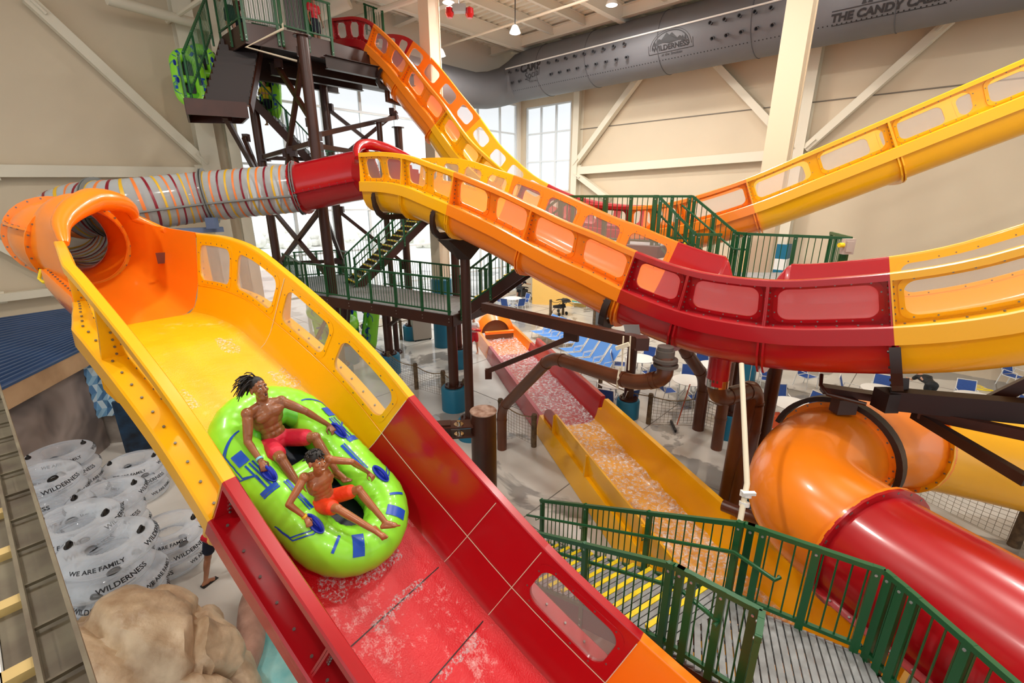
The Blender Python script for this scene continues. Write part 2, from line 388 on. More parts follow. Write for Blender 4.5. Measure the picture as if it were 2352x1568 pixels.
# blue and white wrap of the right wall column
for nm, z0, z1, m in (('lower', 2.2, 3.5, TEAL), ('mid', 3.5, 4.0, WHITE), ('upper', 4.0, 4.65, TEAL)):
    mb = MB(); p = wr(16.5, z0, .35); q = wr(16.5, z1, .35); mb.beam(p, q, .78 if nm != 'mid' else .82, .6, LD)
    solo(mb, 'column_wrap', m, {'lower': 'blue painted wrap low on the wall column, bottom band', 'mid': 'white band between two blue wraps on the wall column', 'upper': 'blue painted wrap on the wall column, upper band'}[nm], 'wrap', kind='structure')
mb = MB(); mb.beam(wr(15.2, 0, .2), wr(15.2, 4.2, .2), .5, .3, LD); solo(mb, 'wall_panel_strip', mat('peach_panel', (240, 196, 140), .6), 'peach panel strip on the wall behind the upper green railing', 'panel', kind='structure')
# free standing building columns
def column(x, y, w, d, rzdir, label, wrapz=None, wl_=None):
    t = thing('building_column', label, 'column', (x, y, 0)); t['kind'] = 'structure'
    mb = MB(); mb.beam((x, y, 0), (x, y, 15.1), w*.9, .05, rzdir); 
    for k in (-1, 1): mb.beam(V((x, y, 0))+V(rzdir)*k*d/2, V((x, y, 15.1))+V(rzdir)*k*d/2, w, .05, rzdir)
    for k in (-1, 1):
        sd = V(rzdir).cross(ZU); mb.beam(V((x, y, 0))+sd*k*w*.42, V((x, y, 15.1))+sd*k*w*.42, .05, d, rzdir)
    put(mb, 'shaft', mat('column_paint', (228, 214, 188), .55), t)
    if wrapz:
        mb = MB(); mb.lathe([(.46, 0), (.46, wrapz-.04), (.42, wrapz), (.1, wrapz)], (x, y, 0), 24); put(mb, 'base_wrap', TEAL, t, label='blue round wrap around the column base')
    return t
column(-3.2, 20.6, .62, .5, LD, 'tall cream column rising beside the steep slide, blue wrap at its foot', 3.2)
column(8.75, 16.2, .72, .55, LD, 'tall cream column standing in front of the long duct', 3.0)
# ---------------------------------------------------------------- duct
DZ = 13.35; DR = 1.25
DUCT = mat('grey_duct_fabric', (104, 105, 110), .55, var=.06, vscale=.7)
dt = thing('air_duct', 'huge grey fabric air duct with printed logos hung below the roof', 'air duct', wr(12, DZ, 2.3))
mb = MB()
def ring(c, d, r, n=40):
    d = d.normalized(); x = d.cross(ZU).normalized(); return [c+(x*math.cos(a)+ZU*math.sin(a))*r for a in [2*math.pi*k/n for k in range(n)]]
cs = [(wr(34, DZ, 2.3), RD, DR)]
s = 33.0
while s > 2.6: cs.append((wr(s, DZ, 2.3), RD, DR)); s -= 1.5
cs += [(wr(1.95, DZ-.05, 2.35), RD-LD*.25, 1.2), (wr(1.45, DZ-.3, 2.7), RD-LD*.8, 1.12), (wr(1.2, DZ-.6, 3.3), RD*.4-LD, 1.02), (wl(4.2, DZ-.85, 1.15), -LD, .95), (wl(5.2, DZ-1.0, 1.12), -LD, .9)]
s = 6.5
while s < 13: cs.append((wl(s, DZ-1.0, 1.12), -LD, .9)); s += 1.5
mb.loft([ring(*c) for c in cs], True, True); put(mb, 'duct_skin', DUCT, dt)
mb = MB()
for s in (27, 22.9, 19.3, 14.9, 11.1, 7.3, 4.2): mb.tube([q for q in ring(wr(s, DZ, 2.3), RD, DR+.005)], .018, 6, loop=True)
put(mb, 'seam_bands', mat('duct_seam', (84, 85, 90), .6), dt)
def dpt(s, th, r=DR): return wr(s, DZ, 2.3)+(LD*math.cos(th)+ZU*math.sin(th))*r
mb = MB(); mb.tube([dpt(s, .16, DR+.03) for s in range(2, 33)]+[], .035, 6); put(mb, 'hanger_rail', WHITE, dt, label='white rail clipped along the side of the duct')
nz = None
NOZ = mat('nozzle_grey', (70, 71, 75), .5)
s1, s2, s3 = [(lambda P: (P-K).dot(RD))(at(x, y, pl=(LD.x, LD.y, LD.dot(K+LD*3.4)))) for x, y in ((1222, 175), (1540, 112), (2030, 40))]
for s in [2.4+.55*k for k in range(40)]:
    if any(abs(s-c) < w for c, w in ((s1, .85), (s2, 1.7), (s3, 3.3))): continue
    for th in (-.02, -.42):
        mb = MB(); d = LD*math.cos(th)+ZU*math.sin(th); c = dpt(s+(th < -.2)*.1, th)
        if nz is None:
            mb.lathe([(.055, -.02), (.055, .1), (.085, .16), (.06, .16), (.04, .05)], (0, 0, 0), 10); nz = mb.mesh('nozzle', [NOZ])
        o = bpy.data.objects.new('nozzle', nz); COL.objects.link(o); o.parent = dt; o.location = c-ORG[dt.name]; o.rotation_euler = ZU.rotation_difference(d).to_euler()
mb = MB()
for k in range(205):
    s = 2.3+k*.14; d = LD*math.cos(-.78)+ZU*math.sin(-.78); mb.bolt(dpt(s, -.78), d, .025, .004)
put(mb, 'vent_holes', BLACK, dt)['kind'] = 'stuff'
INK = mat('dark_print', (38, 38, 42), .6)
def ductprint(name, items, s0, th0, k=1.0):
    mb = MB()
    for vs, fs in items:
        mb.add([dpt(s0+p.x*k, th0+p.y*k/DR, DR+.012+p.z) for p in vs], fs)
    put(mb, name, INK, dt, 0)
def tm(s, size, dx=0, dy=0, rot=0, **k):
    vs, fs = text_mesh(s, size, **k); c, q = math.cos(rot), math.sin(rot)
    return [V((p.x*c-p.y*q+dx, p.x*q+p.y*c+dy, p.z)) for p in vs], fs
def poly(pts, dx=0, dy=0): return [V((x+dx, y+dy, 0)) for x, y in pts], [list(range(len(pts)))]
def strip(pts, w):
    vs = []; fs = []
    for i, (x, y) in enumerate(pts):
        a = pts[max(i-1, 0)]; b = pts[min(i+1, len(pts)-1)]; d = V((b[0]-a[0], b[1]-a[1])).normalized()
        vs += [V((x-d.y*w/2, y+d.x*w/2, 0)), V((x+d.y*w/2, y-d.x*w/2, 0))]
        if i: fs.append([2*i-2, 2*i-1, 2*i+1, 2*i])
    return vs, fs
ps = lambda x, y: (lambda P: (P-K).dot(RD))(at(x, y, pl=(LD.x, LD.y, LD.dot(K+LD*3.4))))
s1, s2, s3 = ps(1222, 175), ps(1540, 112), ps(2030, 40)
ductprint('printed_lettering', [tm('CAMP', .62, 0, .3, .0, bold=.03), tm('Social', .55, .05, -.12, .12, shear=.4), tm('FOOD HALL', .13, .1, -.5), strip([(-.5, -.3), (-.2, -.42), (0, -.2)], .04)], s1, -.2, .85)
arc = [(1.25*math.cos(a), .95*math.sin(a)-.15) for a in [math.pi*k/20 for k in range(21)]]
mts = poly([(-1.1, .1), (-.75, .45), (-.6, .36), (-.25, .72), (-.05, .55), (.12, .66), (.5, .3), (.65, .4), (1.1, .1), (.5, .16), (0, .1), (-.5, .18)])
ductprint('printed_badge', [tm('WILDERNESS', .42, 0, -.1, .0, bold=.012), tm('at the Smokies', .24, .05, -.5, 0, shear=.3), strip(arc, .05), strip([(1.12*x, 1.1*y+.02) for x, y in arc], .025), mts,
    strip([(-1.5, -.36), (1.5, -.36)], .03), strip([(-1.5, .16), (-1.5, -.36)], .03), strip([(1.5, .16), (1.5, -.36)], .03)]+[poly([(-.1, 0), (.1, 0), (0, .32)], x, .08) for x in (-1.05, -.9, .85, 1.0)], s2, -.34, .66)
ductprint('printed_shop_lettering', [tm('THE CANDY CABIN', .62, 0, 0, .0, bold=.03, shear=.15), strip([(-2.7, -.42), (2.7, -.42)], .05), strip([(-2.7, .4), (2.7, .4)], .05),
    poly([(-.45, .5), (.45, .5), (.45, .8), (.6, .8), (0, 1.15), (-.6, .8), (-.45, .8)])]+[poly([(-.13, 0), (.13, 0), (.04, .25), (.1, .25), (0, .5), (-.1, .25), (-.04, .25)], x, .48) for x in (-1.1, -.8, .8, 1.1, 1.4)], s3, -.62, .56)
# ---------------------------------------------------------------- lamps
LAMPE = mat('lamp_lens', (255, 252, 244), .3, emit=14)
def lamp(P, k, label):
    t = thing('high_bay_lamp', label, 'lamp', P, 'high bay lamps')
    mb = MB(); mb.tube([P+V((0, 0, .2)), V((P.x, P.y, 15.1))], .02, 6); put(mb, 'cord', BLACK, t)
    mb = MB(); mb.lathe([(.05, .3), (.12, .26), (.2, .1), (.24, .0), (.22, .0)], P, 20); put(mb, 'housing', WHITE, t)
    mb = MB(); mb.lathe([(.215, .0), (.15, -.03), (.0, -.04)], P, 20); put(mb, 'lens', LAMPE, t)
def bulb(P, e, r=.35):
    l = bpy.data.lights.new('bay_light', 'AREA'); l.shape = 'DISK'; l.size = r*2; l.energy = e; l.color = (1, .95, .88)
    o = bpy.data.objects.new('bay_light', l); COL.objects.link(o); o.location = P
for i, (x, y, z) in enumerate([(1030, 6, 14.0), (1405, 12, 14.0), (1183, 76, 13.2), (1012, 128, 12.9)]):
    P = at(x, y, z=z); lamp(P, i, ['glowing round lamp on a cord, topmost beside the cream column', 'glowing round lamp on a cord above the duct badge', 'glowing round lamp hanging low in front of the ribbed ceiling', 'glowing round lamp near the corner above the steep slide'][i]); bulb(P+V((0, 0, -.08)), 420)
for P in [(-8, 5, 14.2), (-3, 9, 14.2), (3, 6, 14.2), (9, 9, 14.2), (-4, -4, 14.2), (4, -5, 14.2), (4, 14, 14.2), (12, 4, 14.2), (1, 19, 14.2), (9, 16, 14.6)]: bulb(V(P), 420)
P = at(1055, 20, z=13.6); t = thing('hoist', 'small red and grey hoist hanging under the ribbed roof', 'hoist', P)
mb = MB(); mb.box(P, (.5, .3, .25)); mb.tube([P, V((P.x, P.y, 15.0))], .02, 6); put(mb, 'body', STEEL, t)
for k, o_ in enumerate((V((-.38, 0, -.1)), V((.38, .1, -.08)))):
    mb = MB(); mb.lathe([(.02, .2), (.15, .12), (.17, -.08), (.1, -.2), (.0, -.2)], P+o_, 14); put(mb, 'drum', RED, t)
# ---------------------------------------------------------------- outdoors
mb = MB(); mb.box((-40, 75, -.4), (260, 130, .2)); o = struct(mb, 'outdoor_ground', mat('overexposed_grass', (214, 218, 200), .9, rgb2=(236, 236, 230), vscale=.15))  # overexposed daylight put into the whitish grass colours
mb = MB()
g = []
for i in range(41):
    x = -130+i*5; hgt = 9+3*math.sin(i*.6)+2*math.sin(i*1.7)
    g.append([V((x, 96+4*math.sin(i*.4), -1)), V((x, 104, hgt*.6)), V((x, 116, hgt)), V((x, 132, -1))])
mb.loft(g, False, False); struct(mb, 'hills', mat('hazy_hill', (226, 228, 224), .95, rgb2=(236, 236, 234), vscale=.08))  # outdoor haze put into the pale hill colours
mb = MB()
for i in range(60):
    x = random.uniform(-45, 4); y = random.uniform(66, 88); r = random.uniform(.7, 1.7)
    for k in range(4): mb.ball((x+random.uniform(-r, r), y, random.uniform(.3, 1)*r), r*random.uniform(.5, .9), 7, 5)
o = put(mb, 'bushes', mat('overexposed_bush', (214, 212, 206), .95, rgb2=(232, 230, 226), vscale=1.5)); tag(o, 'bare bushes in overexposed pale colours on the grass outside the tall glazing', 'bushes', kind='stuff')  # bush colours lightened to carry the overexposure outdoors
w = bpy.data.worlds.new('sky'); SC.world = w; w.use_nodes = True; nt = w.node_tree; bg = nt.nodes['Background']
bg.inputs['Color'].default_value = (.93, .97, 1, 1); bg.inputs['Strength'].default_value = 1.15
sun = bpy.data.lights.new('sun', 'SUN'); sun.energy = 3.2; sun.angle = .1; so = bpy.data.objects.new('sun', sun); COL.objects.link(so); so.rotation_euler = ZU.rotation_difference(V((-.05, -.42, .9))).to_euler()  # sun added to overexpose the outdoors, aimed so it misses the hall
SC.view_settings.view_transform = 'Standard'; SC.view_settings.look = 'None'; SC.view_settings.exposure = 0; SC.view_settings.gamma = 1
SC.cycles.max_bounces = 8; SC.cycles.transparent_max_bounces = 16; SC.cycles.diffuse_bounces = 4; SC.cycles.glossy_bounces = 3; SC.cycles.transmission_bounces = 4; SC.cycles.use_denoising = True; SC.cycles.sample_clamp_indirect = 4
# ================================================================ SLIDES
class Slide:
    """straight-in-plan flume: vertical plane at cross distance c0 (near rail), heading az, top-rail height spline"""
    def __init__(s, az, cmid, ss, zs, hh=1.12):
        a = math.radians(az); s.h = V((math.sin(a), math.cos(a), 0)); s.c = V((-math.cos(a), math.sin(a), 0)); s.cm = cmid; s.f = spline(ss, zs); s.hh = hh
    def fr(s, x):
        z, d = s.f(x); T = (s.h+ZU*d).normalized(); N = s.c.cross(T)
        if N.z < 0: N = -N
        hh = s.hh(x) if callable(s.hh) else s.hh
        return s.h*x+s.c*s.cm+ZU*z-N*hh, T, N, s.c
    def P(s, x, a, b):
        o, T, N, C = s.fr(x); hh = s.hh(x) if callable(s.hh) else s.hh
        if a < 0 and getattr(s, 'lw', None): a *= s.lw(x)
        if b > .47: b = .47+(b-.47)*(hh-.47)/.65
        return o+C*a+N*b
SG = lambda pts: pts+[(-a, b) for a, b in pts[::-1]]
INN = [(-.88, .47), (-.83, .26), (-.76, .1), (-.68, .02), (-.58, 0), (-.3, 0), (0, 0), (.3, 0), (.58, 0), (.68, .02), (.76, .1), (.83, .26), (.88, .47)]
OUT = [(1.14, .47), (1.16, .45), (1.16, .22), (1.13, .22), (1.12, .3), (1.08, .2), (1.06, .02), (.98, -.14), (.84, -.26), (.6, -.32), (.3, -.33)]
HULL = INN+OUT+[(-a, b) for a, b in OUT[::-1]]
RIBP = [(1.14, .22), (1.13, .0), (1.04, -.2), (.88, -.34), (.6, -.4), (0, -.41)]
def srange(a, b, st=.22):
    n = max(2, int(round(abs(b-a)/st))+1); return [a+(b-a)*i/(n-1) for i in range(n)]
def trough(S, s0, s1, m, md, root, rib=True, name='trough_section', near=False):
    mb = MB(); mb.loft([[S.P(s, a, b) for a, b in HULL] for s in srange(s0, s1)], True, True)
    # rib flange under the hull at the section's lower joint
    if rib:
        pro = RIBP+[(-a, b) for a, b in RIBP[::-1]][1:]
        inn = [(a*.93, b+.1) for a, b in pro]
        for ds in (-.05, .01):
            r0 = [[S.P(s1+ds, a, b) for a, b in pro], [S.P(s1+ds, a, b) for a, b in inn]]; r1 = [[p+S.fr(s1)[1]*.03 for p in r] for r in r0]
            for k in range(len(pro)-1):
                q = [r0[0][k], r0[0][k+1], r0[1][k+1], r0[1][k]]; e = [r1[0][k], r1[0][k+1], r1[1][k+1], r1[1][k]]
                mb.loft([q, e])
    for sd in (-1, 1):
        for s in srange(s0+.1, s1-.1, .24):
            mb.bolt(S.P(s, sd*1.05, .475), S.fr(s)[2], .014, .014, 1)
    return put(mb, name, [m, BOLT], root, 40)
def rrect(u0, u1, v0, v1, r, n, asp=1.0):
    """n points round a rounded rectangle in (u, v); asp = v units per u unit for round corners"""
    ru, rv = r, r*asp; pts = []
    for cx, cy, a0 in ((u1-ru, v1-rv, 0), (u0+ru, v1-rv, 90), (u0+ru, v0+rv, 180), (u1-ru, v0+rv, 270)):
        for k in range(n):
            a = math.radians(a0+90*k/(n-1)); pts.append((cx+ru*math.cos(a), cy+rv*math.sin(a)))
    return pts
A0, A1 = (.88, .47), (1.0, 1.12)
def panel(S, s0, s1, sd, m, root, wins=1, rail=True, fin=True, vw=(.13, .84), name='side_panel', mi2=None, rad=.13, bolts=True, u_in=.12):
    """upper side wall between two joints, with rounded windows, rolled top rail, end fins, bolts and panes"""
    mb = MB(); L = abs(s1-s0)
    def q(u, v, off=0):
        s = s0+(s1-s0)*u/L; a = A0[0]+(A1[0]-A0[0])*v; b = A0[1]+(A1[1]-A0[1])*v
        return S.P(s, sd*(a+off), b)
    th = .022; edges = [L*i/wins for i in range(wins+1)]; holes = []
    for i in range(wins):
        u0, u1 = edges[i], edges[i+1]
        hole = rrect(u0+u_in, u1-u_in, vw[0], vw[1], rad, 7, 1/.66) if vw else None
        if hole is None:
            us = srange(u0, u1, .2); mb.loft([[q(u, 0), q(u, .5), q(u, 1), q(u, 1, th), q(u, .5, th), q(u, 0, th)] for u in us], True, True); continue
        cu, cv = (u0+u1)/2, (vw[0]+vw[1])/2; outer = []
        for u, v in hole:
            du, dv = u-cu, v-cv; k = 9e9
            if abs(du) > 1e-9: k = min(k, ((u1 if du > 0 else u0)-cu)/du)
            if abs(dv) > 1e-9: k = min(k, ((1 if dv > 0 else 0)-cv)/dv)
            outer.append([cu+du*k, cv+dv*k])
        for cx, cy in ((u0, 0), (u1, 0), (u0, 1), (u1, 1)):
            j = min(range(len(outer)), key=lambda t: (outer[t][0]-cx)**2+((outer[t][1]-cy)*.66)**2); outer[j] = [cx, cy]
        # densify straight stretches
        ho, oo = [], []
        n = len(hole)
        for j in range(n):
            a, b = hole[j], hole[(j+1) % n]; c, d = outer[j], outer[(j+1) % n]; mdiv = max(1, int(math.hypot(b[0]-a[0], (b[1]-a[1])*.66)/.16))
            for t in range(mdiv):
                f = t/mdiv; ho.append((lerp(a[0], b[0], f), lerp(a[1], b[1], f))); oo.append((lerp(c[0], d[0], f), lerp(c[1], d[1], f)))
        rings = [[q(u, v) for u, v in oo], [q(u, v) for u, v in ho], [q(u, v, th) for u, v in ho], [q(u, v, th) for u, v in oo]]
        mb.loft([[r[j] for r in rings] for j in range(len(ho))], True, False, 0, True)
        # raised frame round the window, outside and inside, with bolts
        def grow(h, g): return [(u+(1 if u > cu else -1)*g*min(1, abs(u-cu)/(.12)), v+(1 if v > cv else -1)*g/.66*min(1, abs(v-cv)/.2)) for u, v in h]
        g1 = grow(ho, .055)
        for o1, o2 in ((th, th+.016), (-.0, -.008)):
            rr = [[q(u, v, o1) for u, v in g1], [q(u, v, o2) for u, v in g1], [q(u, v, o2) for u, v in ho], [q(u, v, o1) for u, v in ho]]
            mb.loft([[r[j] for r in rr] for j in range(len(ho))], True, False, 0, True)
        if bolts:
            gb = grow(ho, .03); acc = 0
            for j in range(len(gb)):
                k = (j+1) % len(gb); acc += math.hypot(gb[k][0]-gb[j][0], (gb[k][1]-gb[j][1])*.66)
                if acc > .17:
                    acc = 0; c = q(*gb[k]); mb.bolt(q(*gb[k], off=th+.014), S.c*sd, .011, .01, 1); mb.bolt(q(*gb[k], off=-.006), -S.c*sd, .011, .006, 1)
        holes.append((ho, cu, cv))
    if rail:
        rp = [(0, -.03), (.0, .025), (.012, .04), (.1, .04), (.115, .025), (.115, -.06), (.1, -.06), (.1, .01), (.022, .01), (.022, -.03)]
        def rpnt(u, da, db):
            s = s0+(s1-s0)*u/L; o, T, N, C = S.fr(s); return S.P(s, sd*A1[0], A1[1])+C*sd*da+N*db
        mb.loft([[rpnt(u, a, b) for a, b in rp] for u in srange(0, L, .2)], True, True)
    if fin:
        for u in (0.0, L-.02):
            fo = [q(u, .0, .02), q(u, .0, .24), q(u, .5, .17), q(u, 1.02, .11), q(u, 1.02, .02)]; T = S.fr(s0)[1]
            mb.loft([fo, [p+T*.02 for p in fo]])
            for k in range(7):
                v = .06+.14*k
                mb.bolt(q(u+(.02 if u == 0 else 0), v, .05+.05*(1-v)), T*(1 if u == 0 else -1), .014, .014, 1)
    o = put(mb, name, [m, BOLT], root, 40)
    for ho, cu, cv in holes:
        g = MB(); n = len(ho); a = [q(u, v, .008) for u, v in ho]
        # pane as a strip grid so that it follows the curve
        g.add([q(cu, cv, .008)]+a, [(0, i+1, (i+1) % n+1) for i in range(n)])
        put(g, 'window_pane', ACRYL, o, 60)
    return o
def bed(S, s0, s1, root, m, lift=.012, w=.7, name='wet_bed', wave=.012, seed=0, a0=None, a1=None):
    mb = MB(); rows = []
    SS = srange(s0, s1, .09 if a0 is None else .05)
    for i, s in enumerate(SS):
        r = []; es = min(1, 2.5*min(i, len(SS)-1-i)/len(SS))
        for k in range(15):
            a = -w+2*w*k/14 if a0 is None else a0+(a1-a0)*k/14; ea = es*min(1, 3*min(k, 14-k)/14)+.35*mnoise.noise(V((s*5, a*5, seed))); lf = lift if a0 is None else -.05+(lift+.05)*max(0, min(1, ea*1.3)); p = S.P(s, a, lf+ (0 if abs(a) < .6 else (abs(a)-.6)*.35)); N = S.fr(s)[2]
            r.append(p+N*(wave*mnoise.noise(V((s*3, a*3, seed)))+wave*.8*mnoise.noise(V((s*9, a*9, seed+3)))))
        rows.append(r)
    mb.loft(rows, False, False); return put(mb, name, m, root, 60)
# ---- C: the steep family slide in the foreground
sC = [-11.3, -8.96, -7.98, -7.1, -6.4, -5.5, -4.85, -4.2, -3.97, -2.65, -2.15, -.89, .6, 2.4]
zC = [6.13, 6.07, 6.05, 5.91, 5.64, 5.25, 4.92, 4.51, 4.34, 3.48, 3.17, 2.57, 2.05, 1.75]
SCm = Slide(125, 2.45, sC, zC, lambda x: interp([-11.2, -9, -7.5, -5], [.9, 1.3, 1.25, 1.12], x))
SCm.lw = lambda x: interp([-9.2, -7.2], [.64, 1], x)
slC = thing('family_slide', 'wide open slide with yellow, red and orange sections carrying the green raft', 'water slide', SCm.P(-4, 0, 0))
jC = [(-9.0, -6.35), (-6.35, -3.98), (-3.98, -2.62), (-2.62, -2.02), (-2.02, -.92), (-.92, .4), (.4, 1.7)]
mC = [(YEL, YELD), (YEL, YELD), (RED, REDD), (RED, REDD), (RED, REDD), (ORA, ORAD), (ORA, ORAD)]
for i, ((a, b), (m, md)) in enumerate(zip(jC, mC)):
    trough(SCm, a, b, m, md, slC)
    for sd in (-1, 1):
        win = 2 if i == 0 else 2 if i == 1 else (1 if (i == 4 and sd == 1) else 0)
        panel(SCm, a, b, sd, m, slC, win or 1, vw=(.13, .84) if win else None)
        # light sealant line between sections
        if i:
            mb = MB(); mb.tube([SCm.P(a, sd*x, y) for x, y in ((.7, .035), (.77, .115), (.835, .27), (.872, .47), (.93, .8), (.992, 1.1))], .005, 5); put(mb, 'joint_seal', CORD, slC)
    for sd in (-1, 1):
        mb = MB(); mb.tube([SCm.P(s, sd*.872, .474) for s in srange(a, b, .3)], .005, 5); put(mb, 'crease_seal', CORD if m is RED else m, slC)
FOAMR = mat_bed('wet_red_bed', (214, 14, 30), lo=.53, hi=.68); FOAMY = mat_bed('wet_yellow_bed', (252, 190, 12), (255, 236, 170), lo=.56, hi=.75)
bed(SCm, -3.98, 1.2, slC, FOAMR, seed=1); bed(SCm, -8.9, -3.98, slC, FOAMY, seed=2)
SPL = mat_foam('splash_foam', .47, .68, 34, 0, top=.75)
for k, (q0, q1, b0, b1, h_) in enumerate(((-7.1, -6.2, .2, .62, .03), (-6.0, -5.1, .42, .8, .05), (-6.1, -5.4, -.75, -.35, .03), (-5.3, -4.4, -.85, -.55, .07), (-3.4, -2.75, -.72, .72, .035), (-4.3, -3.2, .6, .84, .06), (-2.75, -2.5, -.7, .7, .025), (-2.1, -1.85, -.6, .7, .025), (-1.6, .6, -.85, -.6, .04))): bed(SCm, q0, q1, slC, SPL, h_, name='splash', wave=.035, seed=20+k, a0=b0, a1=b1)
for s in (-3.98, -2.62, -2.02, -.92):
    mb = MB(); mb.beam(SCm.P(s, -.66, .018), SCm.P(s, .66, .018), .012, .006, SCm.fr(s)[2]); put(mb, 'bed_joint', BLACK, slC)
# ---- B: long valley slide
sB = [-10.9, -9.83, -9.07, -8.19, -7.4, -6.78, -6.08, -5.39, -4.67, -4.13, -3.23, -2.63, -2.1, -1.52, -.95, -.25, .29, .69, 1.05, 1.4, 2.4, 3.6, 4.6]
zB = [7.75, 7.71, 7.61, 7.38, 7.16, 6.97, 6.75, 6.5, 6.24, 6.08, 5.78, 5.62, 5.53, 5.5, 5.52, 5.64, 5.76, 5.88, 6.02, 6.2, 6.75, 7.55, 8.3]
SB = Slide(128, 8.65, sB, zB)
slB = thing('valley_slide', 'long valley shaped slide sweeping across the hall, yellow, orange and deep red', 'water slide', SB.P(-3, 0, 0))
jB = [(-10.9, -9.2, 2), (-9.2, -7.5, 2), (-7.5, -5.4, 2), (-5.4, -3.22, 2), (-3.22, -2.28, 1), (-2.28, -1.13, 1), (-1.13, .22, 1), (.22, 1.9, 1), (1.9, 3.6, 1)]
cB = [YEL, YEL, ORA, ORA, RED, RED, RED, YEL, YEL]
for i, ((a, b, w), m) in enumerate(zip(jB, cB)):
    trough(SB, a, b, m, m, slB)
    panel(SB, a, b, -1, m, slB, w)
    if i == 5: continue
    panel(SB, a, b, 1, m, slB, w, vw=None if i in (4, 6) else (.13, .84))
# the low middle of the far red wall: shoulders swoop down to a curved lip
def swoop(S, s0, s1, sd, m, root, drop):
    mb = MB(); rows = []
    for i, s in enumerate(srange(s0, s1, .05)):
        f = (s-s0)/(s1-s0); v = 1-drop*(min(1, min(f, 1-f)/.22)**1.5)
        def q(v, off): return S.P(s, sd*(A0[0]+(A1[0]-A0[0])*v+off), A0[1]+(A1[1]-A0[1])*v)
        rows.append([q(0, 0), q(v, 0), q(v+.05, .02), q(v+.05, .1), q(v, .115), q(v-.06, .115), q(v-.02, .03), q(0, .022)])
    mb.loft(rows); return put(mb, 'side_panel', m, root, 40)
swoop(SB, -2.28, -1.13, 1, RED, slB, .62)
# ---- A: steep slide from the tower top
sA = [-15.4, -14.6, -14.0, -13.3, -12.75, -12.2, -11.6, -11.0, -10.3, -9.75, -9.31, -8.54, -7.9, -7.09, -6.2, -5.2, -4.2, -3.2, -2.3, -1.45, -.58, .83, 1.9, 3.24, 4.5, 6.2, 8]
zA = [12.98, 12.92, 12.85, 12.62, 12.22, 11.76, 11.15, 10.5, 9.78, 9.12, 8.62, 7.98, 7.5, 7.08, 6.74, 6.52, 6.42, 6.42, 6.55, 6.8, 7.12, 7.76, 8.26, 8.89, 9.48, 10.3, 11.2]
SA = Slide(118, 15.35, sA, zA)
slA = thing('drop_slide', 'steep slide dropping from the tower top, rising again as the upper yellow slide', 'water slide', SA.P(-10, 0, 0))
jA = [(-15.1, -13.1, 3), (-13.1, -11.6, 2), (-11.6, -10.1, 2), (-10.1, -8.7, 2), (-8.7, -7.2, 2), (-7.2, -5.4, 2), (-5.4, -3.6, 2), (-3.6, -2.2, 2), (-2.2, -.55, 1), (-.55, 2.2, 2), (2.2, 5.0, 2), (5.0, 7.6, 2)]
cA = [RED, ORA, ORA, YEL, YEL, RED, RED, ORA, ORA, YEL, YEL, YEL]
for (a, b, w), m in zip(jA, cA):
    trough(SA, a, b, m, m, slA)
    for sd in (-1, 1): panel(SA, a, b, sd, m, slA, w, bolts=sd < 0)
# ---- D: run-out slide on the floor
D0 = V((2.35, 8.0, 0)); dD = V((-.267, .964, 0))       # flows away from the camera
class Flat(Slide):
    def __init__(s, o, d, z): s.o = V(o); s.T = V(d).normalized(); s.c = s.T.cross(ZU).normalized(); s.z = z; s.hh = 1.12
    def fr(s, x): return s.o+s.T*x+ZU*s.z, s.T, ZU.copy(), s.c
SD = Flat((2.95, 8.2, 0), dD, .12)
slD = thing('runout_slide', 'floor level runout slide, yellow then dark red then an orange end, full of rushing water', 'water slide', SD.P(2, 0, 0))
for a, b, m in ((-8.5, -4.9, ORA), (-4.9, -4.3, RED), (-4.3, -1.2, YEL), (-1.2, 1.9, YEL), (1.9, 4.4, YEL), (4.4, 8.2, RED), (8.2, 11.2, RED), (11.2, 14.4, ORA)):
    mb = MB(); prof = INN+[(1.0, .47), (1.02, .4), (1.08, .05), (1.1, -.11), (-1.1, -.11), (-1.08, .05), (-1.02, .4), (-1.0, .47)]
    mb.loft([[SD.P(s, x, y) for x, y in prof] for s in srange(a, b, .5)])
    put(mb, 'trough_section', m, slD, 40)
for a, b, m, v in ((-4.3, -1.2, YEL, None), (-1.2, 1.9, YEL, None), (1.9, 4.2, YEL, None), (4.4, 8.2, RED, None), (8.2, 10.6, RED, None)):
    mb = MB(); mb.loft([[SD.P(s, x, y) for x, y in ((.88, .47), (.95, .8), (.97, .84), (1.09, .84), (1.1, .8), (1.05, .47))] for s in srange(a, b, .5)]); put(mb, 'side_wall', m, slD, 40)
# near upright wall with stiffeners on the yellow stretch
for a, b in ((-4.3, -1.2), (-1.2, 1.2), (1.2, 3.3)):
    mb = MB(); mb.loft([[SD.P(s, -x, y) for x, y in ((.88, .47), (.9, .7), (.9, 1.02), (.95, 1.03), (.96, .96), (.93, .7), (.92, .47))] for s in srange(a, b, .3)])
    for s in (a+.02, b-.02): mb.beam(SD.P(s, -.98, .47), SD.P(s, -.95, 1.0), .1, .03, SD.T)
    put(mb, 'splash_guard', YEL, slD, 40)
mb = MB(); mb.loft([[SD.P(s, -x, y) for x, y in ((.88, .47), (.9, v), (.95, v+.01), (.93, .47))] for s, v in [(3.3+.1*k, .47+.55*math.sqrt(max(.01, 1-(k/9)**2))) for k in range(10)]]); put(mb, 'splash_guard', RED, slD, 40)
